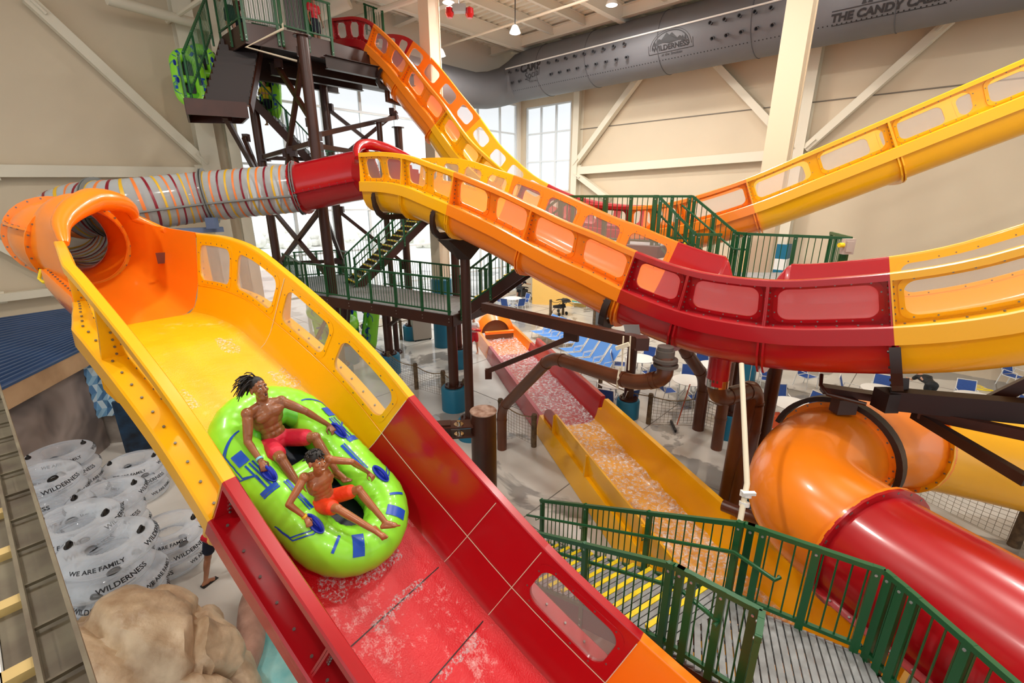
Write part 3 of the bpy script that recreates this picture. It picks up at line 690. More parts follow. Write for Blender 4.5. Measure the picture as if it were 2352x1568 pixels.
# orange end hood with a mesh opening and a step
mb = MB(); rows = []
for k in range(17):
    a = math.pi*k/16; r0, r1 = .95, .72
    rows.append([SD.P(14.4+.35*math.sin(a), -r0*math.cos(a), .1+1.0*math.sin(a)**.8), SD.P(14.15+.3*math.sin(a), -r0*math.cos(a), .12+1.0*math.sin(a)**.8), SD.P(14.1, -r1*math.cos(a), .1+.72*math.sin(a)), SD.P(14.5, -r1*math.cos(a), .1+.72*math.sin(a))])
mb.loft(rows); mb.box(SD.P(13.3, 0, .42), (1.4, .2, .12), rot=M4.Rotation(math.radians(15.5), 3, 'Z')); put(mb, 'end_hood', ORA, slD, 40)
mb = MB(); mb.add([SD.P(14.35, -.72*math.cos(math.pi*k/12), .12+.72*math.sin(math.pi*k/12)) for k in range(13)], [list(range(13))])
mb.loft([[SD.P(13.3, -.7, .05), SD.P(13.3, .7, .05)], [SD.P(13.3, -.7, .36), SD.P(13.3, .7, .36)]], False, False); put(mb, 'end_mesh', mat('brown_mesh', (120, 92, 66), .8), slD)
bed(SD, -4.3, 14.2, slD, mat_foam('rushing_water', .46, .66, 10, .08, (1, 1, 1), top=.85), lift=.12, w=.74, name='rushing_water', wave=.06, seed=5)
mb = MB(); mb.loft([[SD.P(s, x, -.12) for x in (-1.2, 1.2)] for s in (-4.5, 14.9)], False, False); mb.v = [p+ZU*(.02 if 0 else 0) for p in mb.v]
# ---- tubes
def tubepts(pts, n=10): return catmull(pts, n)
def shell(path, r, m, root, name='tube_section', n=28, th=.02, flanges=(), seam=None, fm=None, nb=24, sm=40, rings=None):
    """hollow tube along path with bolted ring flanges at its ends"""
    mb = MB(); fr = []; prev = None
    for i, p in enumerate(path):
        d = (path[min(i+1, len(path)-1)]-path[max(i-1, 0)]).normalized()
        x = ((prev or ZU)-d*d.dot(prev or ZU)).normalized(); prev = x; fr.append((p, d, x, d.cross(x)))
    rr = lambda f, q: [f[0]+(f[2]*math.cos(a)+f[3]*math.sin(a))*q for a in [2*math.pi*k/n for k in range(n)]]
    out = [rr(f, r) for f in fr]; inn = [rr(f, r-th) for f in fr]
    mb.loft(out, True, False); mb.loft(inn, True, False)
    for e, sg in flanges:
        f = fr[e]; d = f[1]*sg
        a, b = [[p+d*.012 for p in q] for q in (rr(f, r+.085), rr(f, r-th))]; mb.loft([b, a, [p+d*.035 for p in a], [p+d*.035 for p in b]], True, False, 0, True)
        for k in range(nb):
            t = 2*math.pi*(k+.5)/nb; c = f[0]+(f[2]*math.cos(t)+f[3]*math.sin(t))*(r+.05)
            mb.bolt(c+d*.034, d, .016, .016, 1); mb.bolt(c, -d, .016, .016, 1)
    if seam:
        for t0 in seam:
            rail = [[f[0]+(f[2]*math.cos(t0)+f[3]*math.sin(t0))*q+(f[2]*-math.sin(t0)+f[3]*math.cos(t0))*o for q, o in ((r-.01, -.02), (r+.08, -.02), (r+.08, .02), (r-.01, .02))] for f in fr]
            mb.loft(rail)
            acc = 0
            for i in range(1, len(fr)):
                acc += (fr[i][0]-fr[i-1][0]).length
                if acc > .16:
                    acc = 0; f = fr[i]; nn = (f[2]*-math.sin(t0)+f[3]*math.cos(t0)); c = f[0]+(f[2]*math.cos(t0)+f[3]*math.sin(t0))*(r+.045)
                    mb.bolt(c+nn*.02, nn, .014, .014, 1); mb.bolt(c-nn*.02, -nn, .014, .014, 1)
    return put(mb, name, [m, BOLT], root, sm), fr
TR = .68
# red tube at the head of slide B: horseshoe mouth then tube
pB0 = SB.P(-10.9, 0, .68); TB = SB.fr(-10.9)[1]; TBh = SB.h
cl0 = at(690, 432, t=13.7); cl1 = at(470, 452, t=13.2); cl2 = at(300, 472, t=12.2); cl3 = at(205, 548, t=11.0)
mb = MB(); rows = []
for k in range(13):   # transition from open trough to full tube
    f = k/12; s = -10.9-1.15*f; row = []
    o, T, N, C = SB.fr(-10.9); o = o-T*(1.15*f)
    for j in range(33):
        t = -math.pi/2+2*math.pi*j/32
        ca, sa = math.cos(t), math.sin(t)
        # trough outline
        tx = max(-1.0, min(1.0, ca*1.5)); ty = .62+sa*.62 if sa < 0 else .62+sa*.55
        cx, cy = ca*TR, .68+sa*TR
        if sa > .25 and f < .85:
            lim = .25+.75*f
        row.append(o+C*lerp(tx, cx, min(1, f*1.1))+N*lerp(ty, cy, min(1, f*1.1)))
    rows.append(row)
# drop the roof near the mouth: keep arcs below a rising lip
mbq = MB(); idx = {}
for k, row in enumerate(rows):
    for j, p in enumerate(row): idx[k, j] = len(mbq.v); mbq.v.append(p)
for k in range(12):
    for j in range(32):
        t = -math.pi/2+2*math.pi*(j+.5)/32
        if math.sin(t) > .2+.8*((k+.5)/12)**.7*1.0 and k < 9: continue
        mbq.f.append([idx[k, j], idx[k, j+1], idx[k+1, j+1], idx[k+1, j]]); mbq.m.append(0)
tB = thing('red_tube', 'glossy red tube joining the striped clear tube to the yellow head of the valley slide', 'tube slide', rows[-1][0])
put(mbq, 'tube_mouth', RED, tB, 50)
lip = []
o, T, N, C = SB.fr(-10.9)
for k in range(25):
    a = math.pi*k/24; lip.append(o-T*(.25+.75*math.sin(a)**1.2)+C*(-.98*math.cos(a)*(1-.22*math.sin(a)))+N*(1.05+.42*math.sin(a)))
mb = MB(); mb.tube(lip, [.06+.09*math.sin(math.pi*k/24) for k in range(25)], 12); put(mb, 'rolled_hood', RED, tB, 60)
e0 = (rows[-1][0]+rows[-1][16])/2
path = tubepts([e0, lerp(e0, cl0, .4)-TBh*.12, cl0], 8)
shell(path, TR, RED, tB, flanges=((0, 1), (-1, -1)), seam=(math.pi/2+.25, -math.pi/2-.25))
# striped clear tube
CLEAR = mat_clear('clear_tube_plastic', (196, 202, 204), .6, .1)
tC = thing('striped_clear_tube', 'clear tube slide ringed with red, orange and yellow stripes', 'tube slide', cl1)
cpath = tubepts([cl0, cl1, cl2, at(188, 484, t=12.0), at(140, 515, t=11.8), cl3], 12)
o, frs = shell(cpath, TR, CLEAR, tC, n=32)
put(MB(), 'x', CLEAR) if 0 else None
SMAT = [mat('stripe_red', (132, 20, 40), .4), mat('stripe_orange', (236, 130, 60), .4), mat('stripe_yellow', (222, 176, 40), .4)]
acc = 0; ki = 0; tot = 0
for i in range(1, len(frs)):
    seg = (frs[i][0]-frs[i-1][0]).length; tot += seg
nst = int(tot/.21); lens = [0]
for i in range(1, len(frs)): lens.append(lens[-1]+(frs[i][0]-frs[i-1][0]).length)
def along(L):
    i = min(len(lens)-2, max(0, int(np.searchsorted(lens, L)-1))); f = (L-lens[i])/max(1e-6, lens[i+1]-lens[i])
    return tuple(frs[i][j].lerp(frs[i+1][j], f) for j in range(4))
for k in range(nst):
    L = .15+k*.21; rr = []
    for dl, q_ in ((-.026, .006), (.026, .006), (.026, -.027), (-.026, -.027)):
        f = along(L+dl); rr.append([f[0]+(f[2]*math.cos(a)+f[3]*math.sin(a))*(TR+q_) for a in [2*math.pi*j/32 for j in range(32)]])
    mb = MB(); mb.loft(rr, True, False, 0, True); put(mb, 'stripe', SMAT[k % 3], tC, 60)
mb = MB()
for L in (.05, 2.5, 5.0, tot-.05):
    f = along(L)
    for dl in (-.03, .03):
        c = f[0]+f[1]*dl; a = [c+(f[2]*math.cos(t)+f[3]*math.sin(t))*TR for t in [2*math.pi*j/32 for j in range(32)]]; b = [c+(f[2]*math.cos(t)+f[3]*math.sin(t))*(TR+.09) for t in [2*math.pi*j/32 for j in range(32)]]
        mb.loft([a, b, [p+f[1]*.02 for p in b], [p+f[1]*.02 for p in a]], True, False, 0, True)
for sg in (1, -1): mb.tube([f[0]+(f[3]*sg*math.cos(.3)-f[2]*math.sin(.3)*1)*(TR+.03) for f in frs], .03, 6)
put(mb, 'grey_flanges', mat('tube_flange_grey', (120, 124, 122), .5), tC)
# orange elbow: tube bend that opens into the head of slide C
oE = thing('orange_tube_bend', 'orange tube bend that opens with a rolled hood into the steep foreground slide', 'tube slide', cl3)
ax_ = lambda q: SCm.fr(q)[0]+SCm.fr(q)[2]*.68
epath = tubepts([cl3, V((-9.0, 9.6, 5.98)), at(140, 550, t=8.5), ax_(-11.0)-SCm.c*.05], 12)
shell(epath, TR, ORA, oE, flanges=((0, 1), (22, 1), (-1, -1)), seam=(math.pi/2-.5,), n=32)
def prof2(ang, q):
    hh = SCm.hh(q); lw = SCm.lw(q); P5 = [(0, 0), (.6, 0), (.76, .1), (.88, .47), (1, hh)]
    def along(f):
        Ls = [0]
        for a, b in zip(P5, P5[1:]): Ls.append(Ls[-1]+math.hypot(b[0]-a[0], b[1]-a[1]))
        x = f*Ls[-1]; return float(np.interp(x, Ls, [p[0] for p in P5])), float(np.interp(x, Ls, [p[1] for p in P5]))
    if ang <= 40: return along((ang+90)/130)
    if ang >= 140: a, b = along((270-ang)/130); return -a*lw, b
    ph = (ang-40)/100*math.pi; return (1+lw)/2*math.cos(ph)+(1-lw)/2, hh+.4*math.sin(ph)
def mouthpt(q, ang, grow=0):
    o, T, N, C = SCm.fr(q); t = math.radians(ang); g = min(1, max(0, (q+11.04)/(1.75-1.2*max(0, math.cos(t))**.5))); g = g*g*(3-2*g); a, b = prof2(ang, q)
    up_x = .27*max(0, math.sin(t))**1.5*min(1, max(0, (q+11.6)/.8)); return (o+C*((TR+grow)*math.cos(t)-.05)+N*(TR+(TR+grow)*math.sin(t))).lerp(o+C*a+N*b, g)+N*up_x*(1-g*.6)
NK, NJ = 20, 72; mbq = MB(); angs = [-90+360*j/NJ for j in range(NJ+1)]
for k in range(NK+1): mbq.v += [mouthpt(-11.0+2.0*k/NK, a) for a in angs]
sopen = lambda a: -10.75+(a-40)/100*1.65-.25*math.sin(math.pi*(a-40)/100)
for k in range(NK):
    for j in range(NJ):
        am = (angs[j]+angs[j+1])/2; sm_ = -11.0+2.0*(k+.5)/NK
        if 40 < am < 140 and sm_ > sopen(am): continue
        a = k*(NJ+1)+j; mbq.f.append([a, a+1, a+NJ+2, a+NJ+1]); mbq.m.append(0)
put(mbq, 'tube_mouth', ORA, oE, 60)
mb = MB(); hl = [mouthpt(sopen(a), a, .08) for a in np.linspace(40, 140, 30)]; hl = [SCm.P(-10.3, 1.03, 1.12), SCm.P(-10.6, 1.02, 1.14)]+hl+[SCm.P(-9.0, -1.0, 1.12)]
mb.tube(hl, [.06, .07]+[.075+.145*math.sin(math.pi*k/29)**1.3*(.55+.45*k/29) for k in range(30)]+[.05], 14); put(mb, 'rolled_hood', ORA, oE, 60)
mb = MB(); rp = [(0, -.03), (0, .03), (.1, .04), (.115, .02), (.115, -.06), (.02, -.03)]
mb.loft([[SCm.P(q, 1.0, 1.12)+SCm.c*a+SCm.fr(q)[2]*b for a, b in rp] for q in srange(-10.6, -9.0, .2)]); put(mb, 'top_rail', ORA, oE, 40)
mb = MB(); mb.loft([[SCm.P(q, -x, y) for x, y in ((.9, .47), (1.14, .47), (1.16, .45), (1.16, .2), (1.0, -.1), (.6, -.3), (.6, -.05), (.9, .3))] for q in srange(-10.6, -9.0, .2)])
for q in srange(-10.5, -9.1, .12): mb.bolt(SCm.P(q, -1.05, .475), SCm.fr(q)[2], .014, .014, 1)
put(mb, 'outer_ledge', [ORA, BOLT], oE, 40)
mb = MB(); p = mouthpt(-10.3, 0); mb.box(p-SCm.c*.02+ZU*.05, (.02, .18, .2), rot=M4.Rotation(math.radians(-55), 3, 'Z')); put(mb, 'notice_plate', mat('plate_dark', (110, 50, 30), .5), oE)
# ---- E: red and orange tube on the right
tE = thing('curved_tube_slide', 'big closed tube slide curving from yellow through orange to glossy red beside the lower walkway', 'tube slide', (4.2, 4.6, 2.5))
eP = [at(2750, 1160, t=8.4), at(2480, 1100, t=8.2), V((7.4, 7.6, 2.3)), V((5.45, 6.85, 2.55)), V((4.3, 5.65, 2.6)), V((4.45, 4.65, 2.52)), V((4.75, 3.6, 2.55)), V((5.08, 2.3, 2.62)), V((5.4, .9, 2.75)), V((5.6, -.5, 2.85))]
ep = tubepts(eP, 10)
shell(ep[0:21], .8, YEL, tE, flanges=((-1, -1),), seam=(math.pi/2+.5,))
shell(ep[20:31], .8, ORA, tE, flanges=((0, 1), (-1, -1)), seam=(math.pi/2+.6,))
o, f2 = shell(ep[30:51], .8, ORA, tE, flanges=((0, 1), (-1, -1)), seam=(-math.pi/2,))
shell(ep[50:], .8, RED, tE, flanges=((0, 1),), seam=(-math.pi/2-.5, math.pi/2+.5))
mb = MB(); f = f2[0]; rr = []
for k in range(25):
    t = -1.75+3.1*k/24; dd = f[2]*math.cos(t)+f[3]*math.sin(t)
    rr.append([f[0]+dd*.9-f[1]*.1, f[0]+dd*.98-f[1]*.1, f[0]+dd*.98+f[1]*.1, f[0]+dd*.9+f[1]*.1])
mb.loft(rr); put(mb, 'support_band', DARK, tE, label='dark steel saddle band over the orange bend')
# ================================================================ RAILINGS, STAIRS, PLATFORMS
def railing(name, label, pts, hgt=1.07, sp=1.3, group=None, singles=False, drop=.28, gap=.115, hand=None, pr=.05, cat='railing', endposts=True):
    """green steel railing along base points pts: posts (each a part), top and bottom rail, balusters"""
    pts = [V(p) for p in pts]; t = thing(name, label, cat, pts[0], group)
    mb = MB(); 
    for a, b in zip(pts, pts[1:]): mb.beam(a+ZU*hgt, b+ZU*hgt, .055, .055)
    put(mb, 'top_rail', GREEN, t)
    mb = MB()
    for a, b in zip(pts, pts[1:]): mb.beam(a+ZU*.09, b+ZU*.09, .045, .045)
    put(mb, 'bottom_rail', GREEN, t)
    bal = MB(); first = True
    for a, b in zip(pts, pts[1:]):
        L = (b-a).length; H = V((b.x-a.x, b.y-a.y, 0)).length; n = max(1, int(round(H/sp))); dirn = (b-a).normalized()
        for k in range(n+1):
            p = a.lerp(b, k/n)
            q = MB(); 
            off = dirn*(.06 if k == 0 else -.06 if k == n else 0)
            q.beam(p+off-ZU*drop, p+off+ZU*(hgt+.03), pr, .075, V((dirn.x, dirn.y, 0)))
            for zz in (-drop+.05, -drop+.15, hgt-.06): q.bolt(p+off+ZU*zz-V((-dirn.y, dirn.x, 0))*(-pr/2), V((-dirn.y, dirn.x, 0)), .014, .01, 1); q.bolt(p+off+ZU*zz-V((-dirn.y, dirn.x, 0))*(pr/2), -V((-dirn.y, dirn.x, 0)), .014, .01, 1)
            put(q, 'post', [GREEN, STEEL], t)
        m = int(H/gap)
        for k in range(1, m):
            p = a.lerp(b, k/m)
            if singles:
                q = MB(); q.tube([p+ZU*.09, p+ZU*(hgt-.02)], .0095, 6, caps=False); put(q, 'baluster', GREEN, t)
            else: bal.tube([p+ZU*.09, p+ZU*(hgt-.02)], .0095, 5, caps=False)
    if not singles and bal.v: put(bal, 'baluster_infill', GREEN, t)
    if hand:
        side, z, ext = hand; mb = MB(); a, b = pts[0], pts[-1]; d = (b-a).normalized(); s = V((-d.y, d.x, 0)).normalized()*side
        line = [p+ZU*z+s*.11 for p in pts]; line = [line[0]-d*ext]+line+[line[-1]+V((d.x, d.y, 0))*ext*1.5]
        line.append(line[-1]-s*.08)
        mb.tube(line, .024, 8)
        H = V((b.x-a.x, b.y-a.y, 0)).length; n = max(1, int(round(H/sp)))
        for k in range(n+1):
            p = a.lerp(b, k/n); mb.tube([p+ZU*(z-.08)+s*.03, p+ZU*(z-.08)+s*.11, p+ZU*z+s*.11], .009, 5)
        put(mb, 'handrail', GREEN, t)
    return t
def stair(name, label, lo, hi, side, width, n, group=None, slats=False, nosing=True, closed=False, cat='staircase', sm=BROWN, tm_=GRATE):
    """flight from lo (centre of bottom edge) to hi; side = horizontal unit vector across"""
    lo, hi, side = V(lo), V(hi), V(side).normalized(); t = thing(name, label, cat, lo, group)
    run = V((hi.x-lo.x, hi.y-lo.y, 0))/n; rise = (hi.z-lo.z)/n; d = run.normalized()
    for k in (-1, 1):
        mb = MB(); mb.beam(lo+side*k*(width/2+.03)-ZU*.1, hi+side*k*(width/2+.03)-ZU*.1, .05, .3); put(mb, 'stringer', sm, t)
    for i in range(1, n+1):
        c = lo+run*(i-.5)+ZU*(rise*i-.02); mb = MB(); dep = run.length*.97
        if slats:
            for j in range(4): mb.beam(c-side*width/2+d*dep*(-.26+.24*j), c+side*width/2+d*dep*(-.26+.24*j), dep*.2, .03)
        else: mb.beam(c-side*width/2, c+side*width/2, dep, .04)
        if closed: mb.beam(c-side*width/2-d*dep*.5-ZU*rise*.5, c+side*width/2-d*dep*.5-ZU*rise*.5, .012, rise)
        o = put(mb, 'tread', tm_, t)
        if closed: e2 = MB(); e2.beam(c-side*width/2-d*dep*.5-ZU*(rise*.98+.02), c+side*width/2-d*dep*.5-ZU*(rise*.98+.02), .09, .03); put(e2, 'lit_tread_lip', mat('lit_brown_edge', (128, 92, 72), .45), o)  # added lip in lighter brown: light on the step edge put into colour
        if nosing:
            q = MB(); e = c-d*dep*.44+ZU*.004; q.beam(e-side*width/2, e+side*width/2, dep*.2, .045); put(q, 'nosing', NOSE, o)
    return t
def deck(name, label, poly_, z, root=None, th=.05, beam=.26, planks=None, mats=GRATE):
    """walkway: planked deck on a brown perimeter channel"""
    poly_ = [V((p[0], p[1], z)) for p in poly_]; t = thing(name, label, 'platform', poly_[0])
    mb = MB()
    if planks is None: mb.loft([poly_, [p-ZU*th for p in poly_]])
    else:
        d = V(planks).normalized(); c = V((-d.y, d.x, 0)); us = [p.dot(c) for p in poly_]; u = min(us)+.02
        while u < max(us):
            # clip a scan line by the polygon
            xs = []
            for a, b in zip(poly_, poly_[1:]+poly_[:1]):
                ua, ub = a.dot(c), b.dot(c)
                if (ua-u)*(ub-u) < 0: xs.append((a.lerp(b, (u-ua)/(ub-ua))).dot(d))
            xs.sort()
            for i in range(0, len(xs)-1, 2):
                p = d*xs[i]+c*u+ZU*(z-.02); q = d*xs[i+1]+c*u+ZU*(z-.02); mb.beam(p, q, .062, .04)
            u += .078
        for k in range(0, 8):
            s0 = [p.dot(d) for p in poly_]; v = min(s0)+(max(s0)-min(s0))*(k+.5)/8; xs = []
            for a, b in zip(poly_, poly_[1:]+poly_[:1]):
                ua, ub = a.dot(d), b.dot(d)
                if (ua-v)*(ub-v) < 0: xs.append((a.lerp(b, (v-ua)/(ub-ua))).dot(c))
            xs.sort()
            if len(xs) > 1: mb.beam(d*v+c*xs[0]+ZU*(z-.07), d*v+c*xs[-1]+ZU*(z-.07), .04, .05)
    put(mb, 'deck_boards', mats, t)
    mb = MB()
    for a, b in zip(poly_, poly_[1:]+poly_[:1]): mb.beam(a-ZU*(beam/2+.02), b-ZU*(beam/2+.02), .05, beam)
    put(mb, 'edge_beam', BROWN, t); return t
def spost(name, label, x, y, z0, z1, r=.17, ped=None, cat='post', group=None, m=BROWN):
    t = thing(name, label, cat, (x, y, 0), group)
    mb = MB(); mb.tube([(x, y, z0), (x, y, z1)], r, 18); mb.lathe([(r+.1, z1), (r+.1, z1-.03), (r, z1-.03)], (x, y, 0), 18)
    mb.lathe([(r, z0+.06), (r+.14, z0+.06), (r+.14, z0), (r, z0)], (x, y, 0), 18)
    for k in range(6): a = k*1.047; mb.bolt((x+(r+.08)*math.cos(a), y+(r+.08)*math.sin(a), z0+.06), (0, 0, 1), .025, .05)
    put(mb, 'shaft', m, t)
    if ped:
        mb = MB(); mb.lathe([(ped, 0), (ped, z0-.05), (ped-.03, z0), (.02, z0)], (x, y, 0), 28); put(mb, 'concrete_base', TEAL, t, label='blue painted round concrete base')
    return t
# ---------------------------------------------------------------- slide tower
T1, T2, T3, T4 = V((-10, 19.6, 0)), V((-6.4, 16.1, 0)), V((-7.6, 20.6, 0)), V((-4.95, 21.7, 0))
for P, lb, z1 in ((T1, 'brown round tower post nearest the beige wall', 11.4), (T2, 'thick brown tower post in front, from the high deck down past the red tube', 11.4), (T3, 'brown tower post at the back against the glazing', 11.4), (T4, 'brown tower post beside the head of the steep slide', 9.6)):
    spost('tower_post', lb, P.x, P.y, .7, z1, .17, .42, group=None)
spost('tower_post', 'slim brown post with a collar beside the steep slide support', -5.2, 19.6, 0, 9.5, .11, None)
brn = [('level brown strut high between the two front tower posts', T1, T2, 8.2, 8.4), ('level brown strut from the front post toward the steep slide', T2, T4, 8.3, 8.3), ('diagonal brown strut rising from the front post to the steep slide', T2, T4, 8.6, 10.0), ('diagonal brown strut dropping from the front post at mid height', T2, T4, 8.0, 6.4),
       ('diagonal brown strut climbing to the high deck near the dark stairs', T1*.45+T2*.55, T2, 11.0, 9.0), ('brown strut leaning out under the stair landing', T1, V((-8.5, 14.9, 0)), 6.9, 9.0), ('second brown strut behind the landing strut', T1, T1.lerp(T2, .1)+V((-.2, -1, 0)), 6.9, 8.8),
       ('slanting brown strut under the middle of the tower, upper', T1.lerp(T2, .55), T2, 8.3, 11.0), ('slanting brown strut under the middle of the tower, lower', T1.lerp(T2, .55), T1.lerp(T2, .35), 8.2, 6.5), ('long slanting strut between posts over the red tube', T1.lerp(T2, .6), T2, 8.2, 6.2),
       ('brown cross strut at the back of the tower by the glazing', T1, T3, 8.2, 8.2), ('brown cross strut at the back, rising to the slide head', T3, T4, 8.0, 10.2), ('brown diagonal at the back, falling to the slide head', T3, T4, 10.2, 8.0), ('level brown strut at the back between rear posts', T3, T4, 7.6, 7.6),
       ('low diagonal strut under the clear tube, near the wall', T1, T2, 6.4, 3.9), ('low diagonal strut under the red tube', T2, T1, 6.4, 3.9), ('low diagonal strut behind the red tube support', T2, T3, 6.3, 4.0), ('low level strut under the striped tube', T1, T3, 4.0, 4.0), ('low cross strut behind the stairs', T3, T4, 6.2, 3.6)]
for lb, a, b, za, zb in brn:
    mb = MB(); mb.beam(a+ZU*za, b+ZU*zb, .13, .15)
    d = (b-a).normalized()
    for o, z in ((a, za), (b, zb)): mb.box(o+ZU*z+d*(.2 if o is a else -.2), (.2, .2, .26))
    solo(mb, 'tower_strut', BROWN, lb, 'strut')
TOPD = [(-10.1, 19.2), (-9.45, 17.2), (-8.05, 15.9), (-7.2, 16.5), (-6.05, 17.75), (-5.0, 19.2), (-5.4, 20.5), (-7.2, 21.0)]
deck('tower_deck', 'high dark deck at the top of the slide tower', TOPD, 11.7, beam=.55, mats=DARK)
for i, (a, b) in enumerate(((.2, .55), (.4, .75), (.6, .95), (.8, 1.1))):
    mb = MB(); p = V((-9.6, 18.6, 11.0)).lerp(V((-6.2, 17.3, 11.0)), i/3); mb.ibeam(p, p+V((2.4, 2.6, 0)), .2, .4); solo(mb, 'deck_beam', DARK, ['dark floor beam under the tower deck, nearest the stairs', 'dark floor beam under the tower deck, second from the stairs', 'dark floor beam under the tower deck, third from the stairs', 'dark floor beam under the tower deck, closest to the slide head'][i], 'beam')
railing('guard_rail', 'green railing along the front edge of the tower top', [(-8.05, 15.85, 11.7), (-7.2, 16.42, 11.7), (-6.0, 17.7, 11.7)], 1.07, 1.0, singles=True, drop=.5)
railing('guard_rail', 'green railing on the wall side of the tower top', [(-9.5, 17.15, 11.7), (-8.1, 15.85, 11.7)], 1.07, .9, singles=True, drop=.5)
railing('guard_rail', 'green railing around the attendant stand behind the slide head', [at(840, 72, t=19.5), at(885, 90, t=19.2)], 1.0, .6, drop=.1)
# corrugated screens and blue/green panels at the tower top
SCR = mat('white_ribbed_screen', (216, 216, 212), .5)
for (a, b), m, lb in ((((-8.0, 16.0), (-7.3, 16.6)), SCR, 'white ribbed screen board behind the tower railing'), (((-7.1, 16.7), (-6.6, 17.2)), mat('grey_ribbed_screen', (96, 92, 94), .5), 'grey ribbed screen board behind the tower railing')):
    mb = MB(); n = 14
    for k in range(n):
        p = V((a[0], a[1], 11.7)).lerp(V((b[0], b[1], 11.7)), (k+.5)/n); d = (V((b[0], b[1], 0))-V((a[0], a[1], 0)))
        mb.beam(p+ZU*.05, p+ZU*2.1, d.length/n*.82, .03, V((-d.y, d.x, 0)))
    solo(mb, 'screen_board', m, lb, 'screen')
mb = MB(); mb.tube([at(648, 55, t=14.2), at(650, 66, t=14.1), at(565, 108, t=13.6), at(682, 140, t=14.4)], .035, 8); mb.tube([at(640, -4, t=14.2), at(648, 55, t=14.2)], .035, 8); solo(mb, 'water_pipe', CORD, 'cream water pipe elbowing out under the tower deck', 'pipe')
for (px, py, tt), m, lb, w in (((590, 10, 15.4), GREEN, 'dark green board standing between the white screen and the corner railing', .5), ((702, 20, 16.0), mat('bright_green_board', (30, 130, 60), .5), 'bright green board beside the attendant at the slide entrance', .4), ((672, 6, 15.6), SCR, 'small white notice board on the tower railing', .25)):
    P = at(px, py, t=tt); mb = MB(); mb.box((P.x, P.y, 11.72+(1.0 if w > .3 else 1.5)), (w, .06, 2.0 if w > .3 else .5), rot=M4.Rotation(.7, 3, 'Z')); solo(mb, 'board', m, lb, 'board')
# upper flights and landing
FS = V((.94, .34, 0)).normalized()
stair('tower_stairs', 'dark brown closed flight seen from below at the tower top', (-8.25, 14.75, 9.3), (-9.0, 17.5, 11.6), FS, 1.1, 10, closed=True, nosing=False, sm=BROWN, tm_=DARK)
deck('stair_landing', 'small dark landing jutting out toward the beige wall', [(-9.9, 15.4), (-8.95, 13.9), (-7.6, 14.5), (-8.4, 15.6)], 9.3, beam=.4, mats=DARK)
railing('guard_rail', 'green railing of the landing that juts toward the beige wall', [(-9.75, 15.2, 9.3), (-8.95, 14.0, 9.3)], 1.07, .55, singles=True)
railing('guard_rail', 'green railing climbing beside the dark closed stairs', [(-8.95, 14.2, 9.35), (-9.7, 17.1, 11.7)], 1.07, .9, singles=True)
stair('tower_stairs', 'brown flight inside the tower in front of the bright glazing', (-7.6, 20.4, 7.4), (-10.0, 19.9, 10.3), V((.2, -.98, 0)), 1.0, 15, closed=True, nosing=False, tm_=DARK)
railing('guard_rail', 'green railing on the flight inside the tower', [(-7.6, 19.9, 7.4), (-10.0, 19.4, 10.3)], 1.07, 1.0)
deck('stair_landing', 'brown landing in the tower behind the red hood', [(-7.7, 20.9), (-7.5, 19.8), (-5.2, 20.4), (-5.4, 21.5)], 7.4, mats=DARK)
railing('guard_rail', 'green railing on the landing behind the red hood', [(-7.5, 19.8, 7.4), (-5.2, 20.4, 7.4)], 1.07, .9)
# ---------------------------------------------------------------- mid platform with its flights
MZ = 3.4
MP = [(-9.6, 19.3), (-7.4, 16.3), (-1.75, 13.05), (-.7, 14.9), (-5.9, 18.3), (-7.7, 20.6)]
deck('walkway_platform', 'grey decked walkway with green railings in front of the glazing', MP, MZ, beam=.34)
railing('guard_rail', 'green railing along the front edge of the mid walkway', [(-7.4, 16.3, MZ), (-1.8, 13.08, MZ)], 1.07, 1.1, singles=True)
railing('guard_rail', 'green railing on the wall end of the mid walkway', [(-9.6, 19.3, MZ), (-7.5, 16.35, MZ)], 1.07, 1.1)
railing('guard_rail', 'green railing along the back edge of the mid walkway', [(-5.0, 17.7, MZ), (-.8, 14.9, MZ)], 1.07, 1.1)
railing('guard_rail', 'short green railing at the back near the tower posts', [(-9.3, 19.6, MZ), (-7.7, 20.5, MZ), (-6.9, 19.6, MZ)], 1.07, .9)
a0, a1 = V((-6.35, 17.9, MZ)), V((-3.75, 19.6, 5.95))
sd_ = V((-.57, .82, 0))
stair('walkway_stairs', 'flight with yellow nosings climbing behind the mid walkway', a0, a1, sd_, 1.1, 14)
railing('guard_rail', 'green railing on the near side of the yellow nosed flight', [a0-sd_*.6, a1-sd_*.6], 1.07, 1.2, hand=(1, .75, .15))
railing('guard_rail', 'green railing on the far side of the yellow nosed flight', [a0+sd_*.6, a1+sd_*.6], 1.07, 1.2)
deck('stair_landing', 'brown landing under the yellow slide behind the walkway', [(-4.4, 20.2), (-3.4, 18.9), (-1.9, 19.7), (-2.6, 20.2)], 5.95)
mb = MB(); mb.beam(at(905, 492, t=19.5), at(1000, 482, t=19.3), .2, .26); mb.tube([at(912, 480, t=19.5), at(955, 506, t=19.3), at(995, 478, t=19.3)], .12, 8)
solo(mb, 'bracket_beam', DARK, 'dark bracket beam under the yellow slide by the landing', 'beam')
